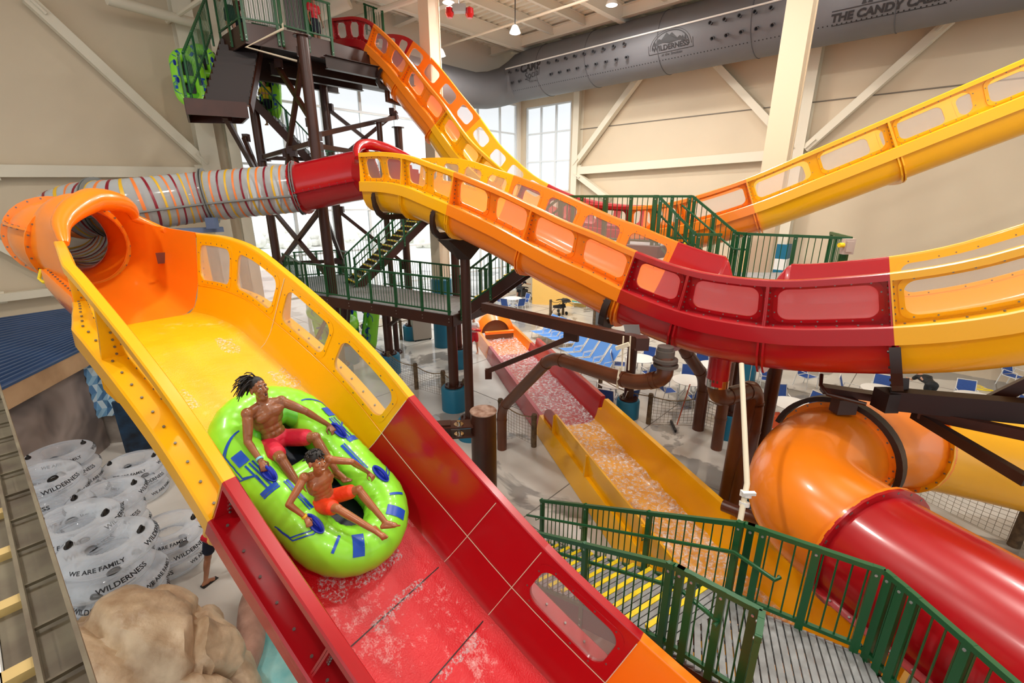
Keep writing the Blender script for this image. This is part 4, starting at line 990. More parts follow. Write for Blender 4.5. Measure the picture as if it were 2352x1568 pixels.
# flight on the right end
b0, b1 = V((-1.3, 13.9, MZ)), V((1.5, 12.65, 5.65)); sb = V((.41, .91, 0))
stair('walkway_stairs', 'brown flight rising from the mid walkway toward the long slide', b0, b1, sb, 1.1, 13)
railing('guard_rail', 'green railing on the near side of the flight behind the brown column', [b0-sb*.6, b1-sb*.6], 1.07, 1.1)
railing('guard_rail', 'green railing on the far side of the flight behind the brown column', [b0+sb*.6, b1+sb*.6], 1.07, 1.1)
for x, y, z1, r, pd, lb in ((-4.85, 17.1, 3.1, .16, .4, 'brown post under the middle of the walkway'), (-1.9, 13.85, 3.1, .16, .42, 'brown post on a blue base under the corner of the walkway'), (-2.2, 17.8, 8.1, .16, .42, 'tall brown post on a blue base behind the walkway corner'), (-6.9, 18.3, 3.1, .15, .4, 'brown post under the wall end of the walkway')):
    spost('platform_post', lb, x, y, .8, z1, r, pd)
for lb, p, q in (('brown diagonal brace below the wall end of the walkway', (-7.9, 17.6, 1.2), (-6.6, 16.9, 3.1)), ('second brown diagonal brace below the walkway', (-6.2, 17.2, 3.1), (-6.9, 18.2, 1.0)), ('brown diagonal brace below the walkway middle', (-4.85, 17.1, 1.9), (-3.4, 15.4, 3.1))):
    mb = MB(); mb.beam(p, q, .1, .12); solo(mb, 'walkway_brace', BROWN, lb, 'brace')
# ---------------------------------------------------------------- right platform behind the valley slide
UZ, LZ = 5.65, 4.85
f0, f1 = V((1.2, 12.1, UZ)), V((3.25, 10.62, UZ)); f2_ = V((4.05, 10.3, LZ)); f3 = V((4.6, 10.25, LZ))
k0, k1 = V((3.5, 11.9, UZ)), V((4.3, 11.4, UZ)); k2 = V((5.15, 10.75, LZ))
deck('upper_platform', 'raised grey platform behind the orange stretch of the valley slide', [(1.0, 12.2), (3.3, 10.5), (4.3, 11.4), (2.0, 13.2)], UZ)
deck('lower_platform', 'lower grey platform behind the red dip of the valley slide', [(4.05, 10.1), (7.75, 10.15), (7.75, 11.8), (4.9, 11.8)], LZ)
railing('guard_rail', 'green railing along the upper platform behind the orange slide', [f0, f1], 1.07, .62, singles=True)
railing('guard_rail', 'green railing stepping down from the upper platform, near side', [f1, f2_], 1.07, .45, singles=True, hand=(1, .72, .1))
railing('guard_rail', 'short level green railing at the foot of the small steps', [f2_, f3], 1.07, .5, singles=True)
railing('guard_rail', 'green railing standing alone at the back of the upper platform', [k0, k1], 1.07, .4, singles=True)
railing('guard_rail', 'green railing stepping down from the upper platform, far side', [k1, k2], 1.07, .45, singles=True, hand=(-1, .72, .25))
g0, g1, g2 = at(1716, 537, z=LZ+1.07)-ZU*1.07, at(1955, 547, z=LZ+1.07)-ZU*1.07, at(1970, 545, z=LZ+1.07)-ZU*1.07+V((.25, 1.2, 0))
railing('guard_rail', 'long level green railing above the red dip of the slide', [g0, g1], 1.07, .95, singles=True)
railing('guard_rail', 'green railing end return carrying the grey switch box', [g1, g2], 1.07, .6, singles=True)
railing('guard_rail', 'short green link railing between the steps and the long level railing', [k2, g0], 1.07, .6, singles=True)
stair('platform_steps', 'short grey steps between the two platforms behind the red dip', (4.6, 10.65, LZ), (3.9, 11.1, UZ), V((.55, .83, 0)), 1.0, 5)
q = at(1668, 1000, z=0); spost('platform_post', 'brown post on a blue base under the lower platform', q.x, q.y, .75, LZ-.2, .14, .36)
bx = thing('switch_box', 'grey switch box with a yellow knob on the green railing end', 'switch box', g1+V((-.1, -.1, .95)))
mb = MB(); c = g1+V((-.12, -.12, .92)); mb.box(c, (.2, .12, .3)); mb.box(c+V((-.01, -.07, 0)), (.13, .03, .2)); put(mb, 'housing', mat('box_grey', (190, 176, 168), .5), bx)
mb = MB(); mb.tube([c+V((-.1, -.02, .03)), c+V((-.2, -.03, .03))], .045, 10); put(mb, 'knob', NOSE, bx)
# ---------------------------------------------------------------- lower walkway and stairs, foreground right
WZ = 2.15
ft, fb = V((2.6, 4.25, WZ)), V((.56, 7.56, .0)); up_ = (ft-fb); du = V((up_.x, up_.y, 0)).normalized(); sn = V((-du.y, du.x, 0)); sn = -sn if sn.y > 0 else sn   # toward the camera
wst = 1.12
stair('lower_stairs', 'grey slatted stairs with bright yellow nosings going down to the wet floor', fb+sn*wst/2, ft+sn*wst/2, sn, wst, 13, slats=True)
nt_, nb_ = ft+sn*(wst+.04), fb+sn*(wst+.04)
R1, R2, R3 = V((3.64, 3.58, WZ)), V((3.68, 3.34, WZ)), V((3.8, 2.3, WZ))
N1 = V((2.2, 3.12, WZ)); N2 = V((2.03, 2.86, WZ))
deck('lower_walkway', 'grey plank walkway at the head of the yellow nosed stairs', [ft, R1, R2, R3, V((3.85, 1.95, WZ)), V((2.3, 2.95, WZ)), N1, nt_], WZ, planks=(-.35, -.94, 0))
railing('guard_rail', 'green railing down the far side of the yellow nosed stairs', [fb, ft], 1.07, 1.25, singles=True, hand=(-1 if True else 1, .74, .35), gap=.12)
railing('guard_rail', 'green railing down the near side of the yellow nosed stairs', [nb_, nt_], 1.07, 1.25, singles=True, hand=(1, .74, .35), gap=.12)
railing('guard_rail', 'long green railing of the plank walkway running beside the red tube', [ft, ft.lerp(R1, .1), R1, R2, R3], 1.07, .6, singles=True)
railing('guard_rail', 'green railing at the near edge of the plank walkway', [nt_, nt_.lerp(N1, .15), N1], 1.07, .33, singles=True)
railing('guard_rail', 'short bright green railing return next to the orange slide edge', [N1, N2], 1.07, .3, singles=False)
for x, y, lb in ((2.9, 3.9, 'brown post under the plank walkway'), (3.55, 2.6, 'second brown post under the plank walkway')): spost('platform_post', lb, x, y, 0, WZ-.3, .09)
mb = MB(); a = at(1152, 1170, z=1.2); mb.beam((a.x, a.y, 0), (a.x, a.y, 1.45), .06, .06); mb.beam((a.x, a.y, 1.42), (a.x+.02, a.y-.25, 1.34), .06, .05); solo(mb, 'rail_end', GREEN, 'short green rail end beside the sawn brown column', 'railing')
# ================================================================ PIPES AND SUPPORTS
def pipe(name, label, pts, r, m=BRPIPE, cat='pipe', rings=(), n=16, corner=3, collar=None, ringm=None):
    """round pipe with real elbows; rings = indices of joint collars"""
    pts = [V(p) for p in pts]; line = [pts[0]]
    for i in range(1, len(pts)-1):
        a, b, c = pts[i-1], pts[i], pts[i+1]; q = min((a-b).length, (c-b).length)*.45; q = min(q, r*2.2)
        p0 = b+(a-b).normalized()*q; p1 = b+(c-b).normalized()*q
        for k in range(5): t = k/4; line.append((p0*(1-t)*(1-t)+b*2*t*(1-t)+p1*t*t))
    line.append(pts[-1]); mb = MB(); mb.tube(line, r, n)
    for i in range(1, len(pts)-1):
        for e in (pts[i-1], pts[i+1]):
            d = (e-pts[i]).normalized(); q = min((pts[i-1]-pts[i]).length, (pts[i+1]-pts[i]).length)*.45; q = min(q, r*2.2)
            c = pts[i]+d*(q+.01); mb.tube([c, c+d*.05], r+.012, n)
    t = thing(name, label, cat, pts[0]); put(mb, 'pipe_run', m, t)
    if collar:
        for c, d, rr, h, mm, nm in collar:
            mb = MB(); mb.tube([V(c)-V(d)*h/2, V(c)+V(d)*h/2], rr, 20); put(mb, nm, mm, t)
    return t
def sbracket(S, s, label, col=None, below=.35):
    """dark curved saddle under a flume"""
    mb = MB(); o, T, N, C = S.fr(s); pro = [(-1.17, .2), (-1.14, -.02), (-1.05, -.22), (-.88, -.35), (.88, -.35), (1.05, -.22), (1.14, -.02), (1.17, .2)]
    a = [S.P(s, x, y) for x, y in pro]; b = [S.P(s, x*1.04, y-.13) for x, y in pro]
    for i in range(7): mb.loft([[a[i]-T*.06, b[i]-T*.06, b[i]+T*.06, a[i]+T*.06], [a[i+1]-T*.06, b[i+1]-T*.06, b[i+1]+T*.06, a[i+1]+T*.06]])
    for x, y in pro: mb.bolt(S.P(s, x, y-.06)-T*.06, -T, .02, .02)
    return solo(mb, 'slide_saddle', DARK, label, 'bracket')
# column with a head bracket under the orange stretch
sb_ = (lambda P: P.dot(SB.h))(at(1096, 600, pl=(SB.c.x, SB.c.y, SB.cm))); pc = SB.P(sb_, 0, -.5)
sbracket(SB, sb_, 'dark curved saddle under the orange stretch of the valley slide')
q = at(1097, 640, t=10.0); spost('slide_column', 'brown column with a flared head holding up the orange stretch', pc.x, pc.y, .6, pc.z-.1, .13, .35)
mb = MB(); mb.loft([[pc+V((x*.16, y*.16, -.55)) for x, y in ((-1, -1), (1, -1), (1, 1), (-1, 1))], [pc+SB.h*x*.2+SB.c*y*.75+ZU*-.02 for x, y in ((-1, -1), (1, -1), (1, 1), (-1, 1))]]); solo(mb, 'column_head', DARK, 'dark flared head on the column under the orange stretch', 'bracket')
sbracket(SB, -10.3, 'dark curved saddle under the yellow head of the valley slide')
sbracket(SB, -3.35, 'dark curved saddle where orange meets red')
sbracket(SB, .22, 'dark curved saddle where red meets yellow')
p1 = at(1112, 705, t=9.9); p2 = at(1472, 787, t=7.1)
mb = MB(); mb.beam(p1, p2, .16, .2); mb.box(p2, (.2, .2, .2)); solo(mb, 'cross_beam', BROWN, 'square brown arm reaching from the column to the orange and red joint', 'beam')
mb = MB(); mb.beam(at(1118, 853, t=9.7), at(1318, 772, t=8.4), .09, .1); mb.box(at(1312, 772, t=8.4), (.3, .06, .16), rot=M4.Rotation(math.radians(-38), 3, 'Z')); mb.box(at(1122, 858, t=9.7), (.14, .14, .2)); solo(mb, 'support_knee_brace', BROWN, 'thin brown knee brace under the square arm', 'brace')
mb = MB(); mb.loft([[at(1432+dx, 745, t=7.4+dt_) for dx, dt_ in ((0, 0), (36, 0), (36, .4), (0, .4))], [at(1440+dx, 785, t=7.2+dt_) for dx, dt_ in ((0, 0), (34, 0), (34, .3), (0, .3))]]); solo(mb, 'arm_clamp', DARK, 'dark clamp block between the square arm and the slide', 'bracket')
mb = MB()
for dx in (0, 16): mb.tube([at(1432+dx, 772, t=6.95), at(1428+dx, 850, t=7.15)], .012, 6)
mb.beam(at(1415, 800, t=7.0), at(1445, 790, t=6.9), .05, .06); solo(mb, 'hanger_rods', CORD, 'two thin hanger rods holding the brown pipe below the arm', 'hanger')
spost('slide_post', 'brown post on a blue base in front of the blue chairs', at(1440, 955, z=0).x, at(1440, 955, z=0).y, .6, 4.6, .15, .36)
# big pipe run from floor to flange
fb_ = at(1153, 1030, z=0); e1 = V((fb_.x, fb_.y, 0)); 
up1 = at(1148, 938, Y=fb_.y)
pk = pipe('water_pipe', 'brown pipe rising from the floor, crossing the runout slide to a flange', [e1, (e1.x, e1.y, up1.z), at(1268, 820, t=9.8), at(1462, 880, t=7.9), at(1528, 868, t=7.5), at(1528, 822, t=7.5)], .135,
     collar=[(at(1528, 806, t=7.5), ZU, .13, .16, MATS.get('valve_grey') or mat('valve_grey', (92, 84, 78), .5), 'neck'), (at(1528, 826, t=7.5), ZU, .2, .05, mat('valve_grey', (92, 84, 78), .5), 'flange'), (at(1528, 812, t=7.5), ZU, .15, .12, MATS['valve_grey'], 'coupling'), (at(1529, 838, t=7.5), ZU, .2, .04, MATS['valve_grey'], 'flange')])
mb = MB(); mb.tube([at(1424, 845, t=8.2), at(1420, 868, t=8.05), at(1418, 890, t=8.2)], .025, 6); solo(mb, 'pipe_strap', CORD, 'pale strap around the level brown pipe', 'strap')
fb2 = at(1603, 985, z=0); z2 = at(1612, 868, Y=fb2.y).z
pipe('water_pipe', 'brown pipe standing on the floor and bending up behind the red dip', [V((fb2.x, fb2.y, 0)), V((fb2.x, fb2.y, z2)), at(1570, 800, t=12.4), at(1560, 760, t=12.2)], .17)
# drain pipe with steel coupling
dA = at(1652, 842, pl=(SB.c.x, SB.c.y, 8.45)); tD = (dA-EYE).dot(V((0, CP, -SP)))
pipe('drain_pipe', 'fat drain pipe, red then steel band then brown elbow, under the red dip', [dA+ZU*.3, V((dA.x, dA.y, at(1648, 928, t=tD).z)), at(1735, 893, t=tD+.9), at(1732, 955, t=tD+1.1), at(1690, 1170, t=tD+1.4)], .17,
     collar=[(dA+V((.01, .01, -.04)), ZU, .195, .6, RED, 'red_stub'), (dA+V((.015, .02, -.3)), ZU, .205, .15, CHROME, 'steel_band')])
f4 = at(1645, 1030, z=0); pipe('water_pipe', 'short brown standpipe with a hose clamp beside the blue base', [V((f4.x, f4.y, 0)), V((f4.x, f4.y, 1.3)), V((f4.x, f4.y, 2.6))], .15)
f5 = at(1668, 1168, z=.15); pipe('support_column', 'thick brown column rising behind the lower walkway', [V((f5.x, f5.y, 0)), V((f5.x+.05, f5.y, 3.0)), at(1725, 900, t=9.4)], .2)
f6 = at(1712, 1165, z=0); spost('slide_post', 'dark brown post on a blue base behind the white pole', at(1725, 1150, z=0).x, at(1725, 1150, z=0).y, .7, 4.4, .14, .32)
f7 = at(1652, 1000, z=0); 
mb = MB(); mb.tube([at(1690, 870, t=13), at(1688, 1000, t=13.6)], .17, 14); solo(mb, 'water_pipe', BRPIPE, 'brown vertical pipe half hidden behind the drain elbow', 'pipe')
pipe('water_pipe', 'brown pipe running low from the column toward the red tube', [at(1660, 1160, t=8.6), at(1735, 1190, t=8.2), at(1860, 1245, t=7.2)], .11)
t = thing('white_pole', 'white plastic pole with a clamp standing by the walkway railing', 'pole', at(1703, 1190, t=5.6))
mb = MB(); mb.tube([at(1700, 1196, t=5.6), at(1716, 1110, t=5.75), at(1703, 835, t=6.6)], .035, 10); put(mb, 'pole_shaft', CORD, t)
mb = MB(); mb.tube([at(1714, 1128, t=5.7), at(1712, 1140, t=5.7)], .07, 10); mb.tube([at(1710, 1152, t=5.68), at(1709, 1162, t=5.68)], .06, 10); mb.box(at(1720, 1133, t=5.65), (.16, .05, .04)); put(mb, 'clamp', WHITE, t)
# sawn column near the steep slide
cc = at(1110, 945, t=8.5); t = thing('capped_column', 'thick brown column with a flat worn cap beside the red slide wall', 'column', (cc.x, cc.y, 0))
mb = MB(); mb.tube([(cc.x, cc.y, 0), (cc.x, cc.y, cc.z)], .24, 28); put(mb, 'shaft', BROWN, t)
mb = MB(); mb.lathe([(.25, 0), (.255, .012), (.25, .024), (.0, .026)], (cc.x, cc.y, cc.z), 28); put(mb, 'cap', mat('worn_cap', (176, 150, 134), .35, rgb2=(120, 84, 66), vscale=7), t)
mb = MB(); a = cc+V((-.15, -.12, -.2))
for z in (-.22, -.42):
    p = V((cc.x-.2, cc.y-.05, cc.z+z)); mb.beam(p, p+V((-.75, -.1, .0)), .3, .03)
    mb.lathe([(.09, 0), (.09, .02), (.035, .02), (.035, .08), (0, .08)], p+V((-.25, -.08, .015)), 12, 1)
mb.beam(cc+V((-.6, -.1, -.32)), cc+V((-1.1, -.16, -.32)), .2, .3); put(mb, 'arm_plates', [BROWN, CHROME], t)
# dark beams right, carrying the yellow slide
mb = MB(); a, b = at(1905, 905, t=7.4), at(2420, 950, t=6.0); mb.beam(at(2040, 915, t=6.9), b, .22, .3); mb.box(at(2035, 918, t=6.9), (.2, .3, .3)); solo(mb, 'support_beam', DARK, 'heavy dark brown beam under the yellow rise, above the orange tube', 'beam')
mb = MB(); mb.beam(at(1888, 892, t=7.5), at(2060, 918, t=7.2), .2, .12); mb.tube([at(1887, 860, t=7.4), at(1885, 884, t=7.3), at(1900, 905, t=7.2), at(1990, 928, t=6.9)], .03, 8); mb.box(at(1938, 930, t=7.3), (.3, .2, .25)); solo(mb, 'support_beam', BROWN, 'flat brown bracket beam with a bent conduit above the saddle band', 'beam')
mb = MB(); mb.beam(at(2100, 950, t=6.9), at(2360, 1105, t=5.4), .1, .14); solo(mb, 'support_strut', DARK, 'dark slanting strut crossing in front of the yellow tube', 'strut')
mb = MB(); mb.beam(at(2110, 948, t=6.8), at(2380, 1003, t=5.9), .12, .14); solo(mb, 'support_strut', BROWN, 'brown strut just below the heavy dark beam', 'strut')
mb = MB(); mb.beam(at(2265, 925, t=6.6), at(2380, 870, t=6.2), .14, .16); solo(mb, 'support_strut', BROWN, 'short brown strut rising off the heavy dark beam', 'strut')
mb = MB(); mb.loft([[at(2045+dx, 868, t=6.8+d_) for dx, d_ in ((0, 0), (44, 0), (44, .4), (0, .4))], [at(2050+dx, 920, t=6.8+d_) for dx, d_ in ((0, 0), (36, 0), (36, .4), (0, .4))]]); solo(mb, 'slide_saddle_post', DARK, 'dark block between the red to yellow joint and the heavy beam', 'bracket')
# supports up by the steep slide
mb = MB(); P = SA.P(-12.9, 0, -.15); mb.tube([P, P-ZU*1.0, P+V((.7, .5, -1.1))], .12, 12); solo(mb, 'water_pipe', BRPIPE, 'brown feed pipe hooking under the red slide head', 'pipe')
sbracket(SA, -12.2, 'dark curved saddle under the orange top of the steep slide')

# support of the striped tube
mb = MB(); c = at(470, 528, t=13.2); mb.beam(c+V((-1.0, -.9, 0)), c+V((.35, .3, 0)), .2, .14); mb.box(at(487, 512, t=13.0), (.25, .2, .3)); solo(mb, 'tube_bracket', mat('bracket_blue', (96, 116, 150), .5), 'blue grey bracket beam under the striped tube', 'bracket')
mb = MB(); mb.tube([at(95, 618, t=7.6), at(90, 640, t=7.6), at(100, 648, t=7.6), at(112, 646, t=7.55)], .025, 8); solo(mb, 'drain_hose', NOSE, 'small yellow hose hanging off the orange bend', 'hose')
# ================================================================ RAFTS AND TUBES
LIME = mat('lime_vinyl', (148, 236, 56), .32, coat=.25); BLUEV = mat('blue_print_vinyl', (16, 78, 190), .35); BLUEH = mat('blue_handle', (16, 44, 170), .42, spec=.25); LIMEB = mat('lime_vinyl_back', (96, 200, 40), .35)
RL, RR, RT = .62, .44, .25     # straight half length, end radius, tube radius
def raft_local():
    """two-seat cloverleaf-free raft in its own frame: x across, y forward, z up"""
    def cl(u):      # centreline of the outer tube, u in [0,1)
        per = 4*RL+2*math.pi*RR; d = (u % 1)*per
        if d < 2*RL: return V((RR, -RL+d, RT)), V((1, 0, 0))
        d -= 2*RL
        if d < math.pi*RR: a = d/RR; return V((RR*math.cos(a), RL+RR*math.sin(a), RT)), V((math.cos(a), math.sin(a), 0))
        d -= math.pi*RR
        if d < 2*RL: return V((-RR, RL-d, RT)), V((-1, 0, 0))
        a = math.pi+(d-2*RL)/RR; return V((RR*math.cos(a), -RL+RR*math.sin(a), RT)), V((math.cos(a), math.sin(a), 0))
    def surf(u, th, off=0):   # th: 0 = outward, 90deg = up
        c, o = cl(u); puff = 1+.012*math.cos(2*math.pi*u*46); return c+(o*math.cos(th)+ZU*math.sin(th))*(RT*puff+off)
    return cl, surf
rcl, rsurf = raft_local()
def ribbon(mb, pts, w, mi=0, nrm=None):
    """flat printed ribbon through surface points pts (u, th)"""
    P = [rsurf(u, t, .004) for u, t in pts]; Nn = [(rsurf(u, t, .05)-rsurf(u, t, 0)).normalized() for u, t in pts]; L = []
    for i in range(len(P)):
        d = (P[min(i+1, len(P)-1)]-P[max(i-1, 0)]).normalized(); s = d.cross(Nn[i]).normalized(); L.append([P[i]+s*w/2, P[i]-s*w/2])
    mb.loft(L, False, False, mi)
def dense(pts, n=8): return [(lerp(a[0], b[0], k/n), lerp(a[1], b[1], k/n)) for a, b in zip(pts, pts[1:]) for k in range(n)]+[pts[-1]]
def make_raft(name, label, cat='raft', group=None, detail=True):
    t = thing(name, label, cat, (0, 0, 0), group); mb = MB(); n = 150 if detail else 60; m = 20 if detail else 12
    mb.loft([[rsurf(i/n, 2*math.pi*k/m) for k in range(m)] for i in range(n)], True, False, 0, True)
    put(mb, 'outer_tube', LIME, t, 60)
    mb = MB(); mb.tube([V((-RR+.05, -.06, RT*.95)), V((-.2, -.02, RT*1.0)), V((.2, -.02, RT*1.0)), V((RR-.05, -.06, RT*.95))], .17, 14); put(mb, 'cross_tube', LIME, t, 60)
    mb = MB(); mb.tube([V((-.3, -RL-.05, .3)), V((-.18, -RL-.18, .36)), V((.18, -RL-.18, .36)), V((.3, -RL-.05, .3))], .13, 12); put(mb, 'backrest', LIMEB, t, 60)
    mb = MB(); pl = [rcl(i/40)[0] for i in range(40)]; mb.loft([[V((p.x, p.y, .05)) for p in pl], [V((p.x, p.y, .02)) for p in pl]]); put(mb, 'floor_sheet', mat('navy_floor', (16, 24, 48), .5), t)
    D = math.radians; up = D(88); per = 4*RL+2*math.pi*RR
    for sx in (0, 1):
        def uu(y): return ((y+RL)/per) if not sx else ((2*RL+math.pi*RR+(RL-y))/per)
        mb = MB()
        for off in (0, .05):
            ribbon(mb, dense([(uu(-.78), up+D(8)), (uu(-.6), D(40)-off*3), (uu(-.3), D(38)-off*3), (uu(-.22), D(64)), (uu(-.06), D(64))], 6), .016)
        ribbon(mb, dense([(uu(-.55), D(62)), (uu(-.4), D(62))]), .12)
        for th in (78, 70, 60): ribbon(mb, dense([(uu(-.38), D(th)), (uu(-.02), D(th+4))]), .02)
        ribbon(mb, dense([(uu(-.02), D(44)), (uu(-.02), D(86))]), .05); ribbon(mb, dense([(uu(.02), D(44)), (uu(.02), D(86))]), .02)
        for th in (100, 108): ribbon(mb, dense([(uu(.0), D(th)), (uu(.42), D(th))]), .035 if th == 108 else .015)
        for k in (0, .04): ribbon(mb, dense([(uu(.3+k), D(20)), (uu(.5+k), D(30)), (uu(.6+k), D(70)), (uu(.6+k), D(84))], 6), .014)
        put(mb, 'printed_stripes', BLUEV, t, 60)
        for y in (-.17, .57):
            u = uu(y); c = rsurf(u, D(86), .0); o = rcl(u)[1]; f = V((0, 1, 0)) if y < .6 else V((o.y*-1 if not sx else o.y, abs(o.x), 0)).normalized()
            mb = MB(); sdv = f.cross(ZU)
            ringp = [c+f*(.13*math.cos(a))+sdv*(.06*math.sin(a))+ZU*.002 for a in [2*math.pi*k/20 for k in range(20)]]
            mb.loft([ringp, [p+ZU*.014 for p in ringp]]); arch = [c+f*(.1*math.cos(a))+ZU*(.012+.05*math.sin(a)) for a in [math.pi*k/10 for k in range(11)]]; mb.tube(arch, .017, 8)
            put(mb, 'grab_handle', BLUEH, t, 50)
    for k in (-1, 1):
        mb = MB()
        ribbon(mb, dense([(.5-(0)+.0+ (math.pi*RR*.5+2*RL)/per-.5+k*.05, D(52)), ((math.pi*RR*.5+2*RL)/per+k*.05, D(104))]), .12); ribbon(mb, dense([((math.pi*RR*.5+2*RL)/per+k*.088, D(56)), ((math.pi*RR*.5+2*RL)/per+k*.088, D(96))]), .03)
        put(mb, 'printed_bars', BLUEV, t, 60)
    return t
oA, oB = SCm.fr(-5.0)[0], SCm.fr(-3.25)[0]
rT = (oB-oA).normalized(); rC = SCm.c; rN = rC.cross(rT); rN = rN if rN.z > 0 else -rN
rO = (oA+oB)/2+rN*.05-rC*.05+rT*.04; rC0, rT0 = rC, rT; rC = (rC0-rT0*.11).normalized(); rT = (rT0+rC0*.11).normalized()
raft = make_raft('double_raft', 'lime green two seat raft with blue stripes carrying the man and the boy', 'raft')
RM = M4((rC, rT, rN)).transposed()
if RM.determinant() < 0: RM = M4((-rC, rT, rN)).transposed()
raft.rotation_euler = RM.to_euler(); raft.location = rO
def Rf(x, y, z): return rO+RM @ V((x, y, z))
# far rafts
lz = make_raft('double_raft', 'green two seat raft leaning upright among the posts under the walkway, nearest the slide', 'raft', 'parked green rafts', detail=False)
def lean(o, base, rz, tilt): o.rotation_euler = (M4.Rotation(rz, 3, 'Z') @ M4.Rotation(tilt, 3, 'X')).to_euler(); o.location = base
p = at(792, 795, z=0); lean(lz, V((p.x, p.y, 1.05)), math.radians(25), math.radians(78))
for px, py, rz, tl, z, lb in ((868, 790, -60, 80, 1.05, 'green raft standing on edge behind the brown walkway post'), (762, 765, 40, 70, 1.0, 'green raft leaning behind the other parked rafts, half hidden by the steep slide'), (775, 720, 60, 14, 1.45, 'green raft lying nearly flat at the back of the parked rafts')):
    p = {868: V((-6.3, 20.4, 0)), 762: V((-8.5, 20.3, 0)), 775: V((-7.9, 19.4, 0))}[px]; c = clone(lz, V((p.x, p.y, z)), label=lb); lean(c, V((p.x, p.y, z)), math.radians(rz), math.radians(tl))
for px, py, t, rz, lb in ((436, 186, 15.7, 32, 'green raft standing upright behind the landing railing, outermost'), (468, 172, 16.4, 32, 'green raft standing upright behind the landing railing, closer to the stairs'), (486, 60, 17.8, 30, 'green raft held up at the top corner of the tower deck'), (630, 226, 18.4, -20, 'green raft carried on the inner tower flight')):
    P = at(px, py, t=t); c = clone(lz, P, label=lb); lean(c, P, math.radians(rz), math.radians(82)); c.scale = (.72, .72, .72)
# ---------------------------------------------------------------- clear single tubes in stacks
VIN = mat_clear('clear_vinyl', (222, 232, 244), .84, .05, .25, 14)
QR, Qr = .41, .175
def tsurf(ph, th, off=0): return V((math.cos(ph), math.sin(ph), 0))*(QR+(Qr+off)*math.cos(th))+ZU*(Qr*.84+(Qr*.84+off)*math.sin(th))
tube0 = thing('inner_tube', 'x', 'inner tube', (0, 0, 0), 'stacked clear inner tubes')
mb = MB(); n = 72; mb.loft([[tsurf(2*math.pi*i/n, 2*math.pi*k/18, .004*math.cos(i*math.pi)*(math.cos(2*math.pi*k/18) < -.2)) for k in range(18)] for i in range(n)], True, False, 0, True); put(mb, 'vinyl_ring', VIN, tube0, 60)
for a in (.3, math.pi+.3):
    mb = MB(); pl = []
    for k in range(14):
        b = 2*math.pi*k/14; pl.append((a+.2*math.cos(b), math.pi/2+.25*math.sin(b)))
    mb.loft([[tsurf(p, t, .003) for p, t in pl], [tsurf(p, t, .016) for p, t in pl]]); mb.tube([tsurf(a+.17*math.cos(math.pi*k/8), math.pi/2, .01+.05*math.sin(math.pi*k/8)) for k in range(9)], .014, 6); put(mb, 'grab_handle', BLACK, tube0, 50)
TINK = mat('black_vinyl_print', (14, 16, 24), .5)
for k, (w, sz) in enumerate((('WE ARE FAMILY', .085), ('WILDERNESS', .105))*2):
    mb = MB(); vs, fs = text_mesh(w, sz, bold=.002); a0 = -1.2+k*math.pi/2
    mb.add([tsurf(a0+p.x/(QR+Qr*.9), .42+p.y/(Qr*.95), .004) for p in vs], fs)
    if w[1] == 'I':
        v2, f2 = text_mesh('AT THE SMOKIES', .03); mb.add([tsurf(a0+p.x/(QR+Qr*.9), .42+(p.y-.075)/(Qr*.95), .004) for p in v2], f2)
    put(mb, 'lettering', TINK, tube0, 0)
ordn = ['topmost', 'second from the top', 'third from the top', 'fourth from the top', 'fifth from the top', 'sixth from the top', 'seventh from the top', 'eighth from the top']
stk = [(128, 1024, 9.3, 'against the painted rock wall', 1, 1.1), (88, 1085, 8.0, 'beside the stone ledge, second row', 1, .3), (305, 1053, 10.6, 'farthest on the open floor side', 1, 1.0), (232, 1117, 8.0, 'in the middle of the pile', 1, 1.0), (168, 1192, 7.0, 'between the ledge and the front stack', 1, .9), (371, 1194, 8.46, 'next to the walking lifeguard', 1, 1.1), (236, 1249, 6.5, 'in front by the boulder', 1, .95)]
firstt = True
for (px, py, t, wh, sg, a0) in stk:
    P = at(px, py, t=t); n = max(2, int(round(P.z/.295))); top = n*.295
    for k in range(n):
        jx, jy = random.uniform(-.05, .05), random.uniform(-.05, .05)
        loc = V((P.x+jx+(.05 if px == 236 else .02)*k, P.y+jy-.02*k, (n-1-k)*.295)); o = tube0 if firstt else clone(tube0); firstt = False
        o.location = loc; o.rotation_euler = (random.uniform(-.05, .05), random.uniform(-.05, .05), a0-.75+.55*k+random.uniform(-.2, .2)+ (math.pi/2 if (k % 2) else 0)); o['label'] = 'clear inner tube, %s in the stack %s' % (ordn[min(k, 7)].replace('the ', ''), wh)
# ================================================================ LEFT SIDE: ledge, rock, pool, blue roofed hut
RUST = mat('ledge_steel', (112, 104, 84), .6, rgb2=(84, 72, 56), vscale=5)
ld = thing('steel_ledge', 'weathered steel channel ledge running down beside the viewpoint', 'ledge', (-2.2, 1.9, 5.3)); ld['kind'] = 'thing'
e = V((-.767, .642, 0)); nn = V((-.642, -.767, 0)); b = V((-1.16, .93, 5.4))
def lp(s, o, z=0): return b+e*s+nn*o+ZU*z
mb = MB(); mb.loft([[lp(s, o, z) for o, z in ((0, 0), (.012, 0), (.012, -.07), (.095, -.07), (.095, -.01), (.107, -.01), (.107, -.05), (.17, -.05), (.17, -.1), (0, -.1))] for s in (-1.2, 5.5)])
for k in range(22): mb.beam(lp(-.9+k*.27, .012, -.05), lp(-.9+k*.27, .095, -.05), .01, .012)
put(mb, 'channel', RUST, ld)
mb = MB(); mb.loft([[lp(s, .172, -.02), lp(s, .2, -.02), lp(s, .2, -.3), lp(s, .172, -.3)] for s in (-1.2, 5.5)]); put(mb, 'white_edge', WHITE, ld)
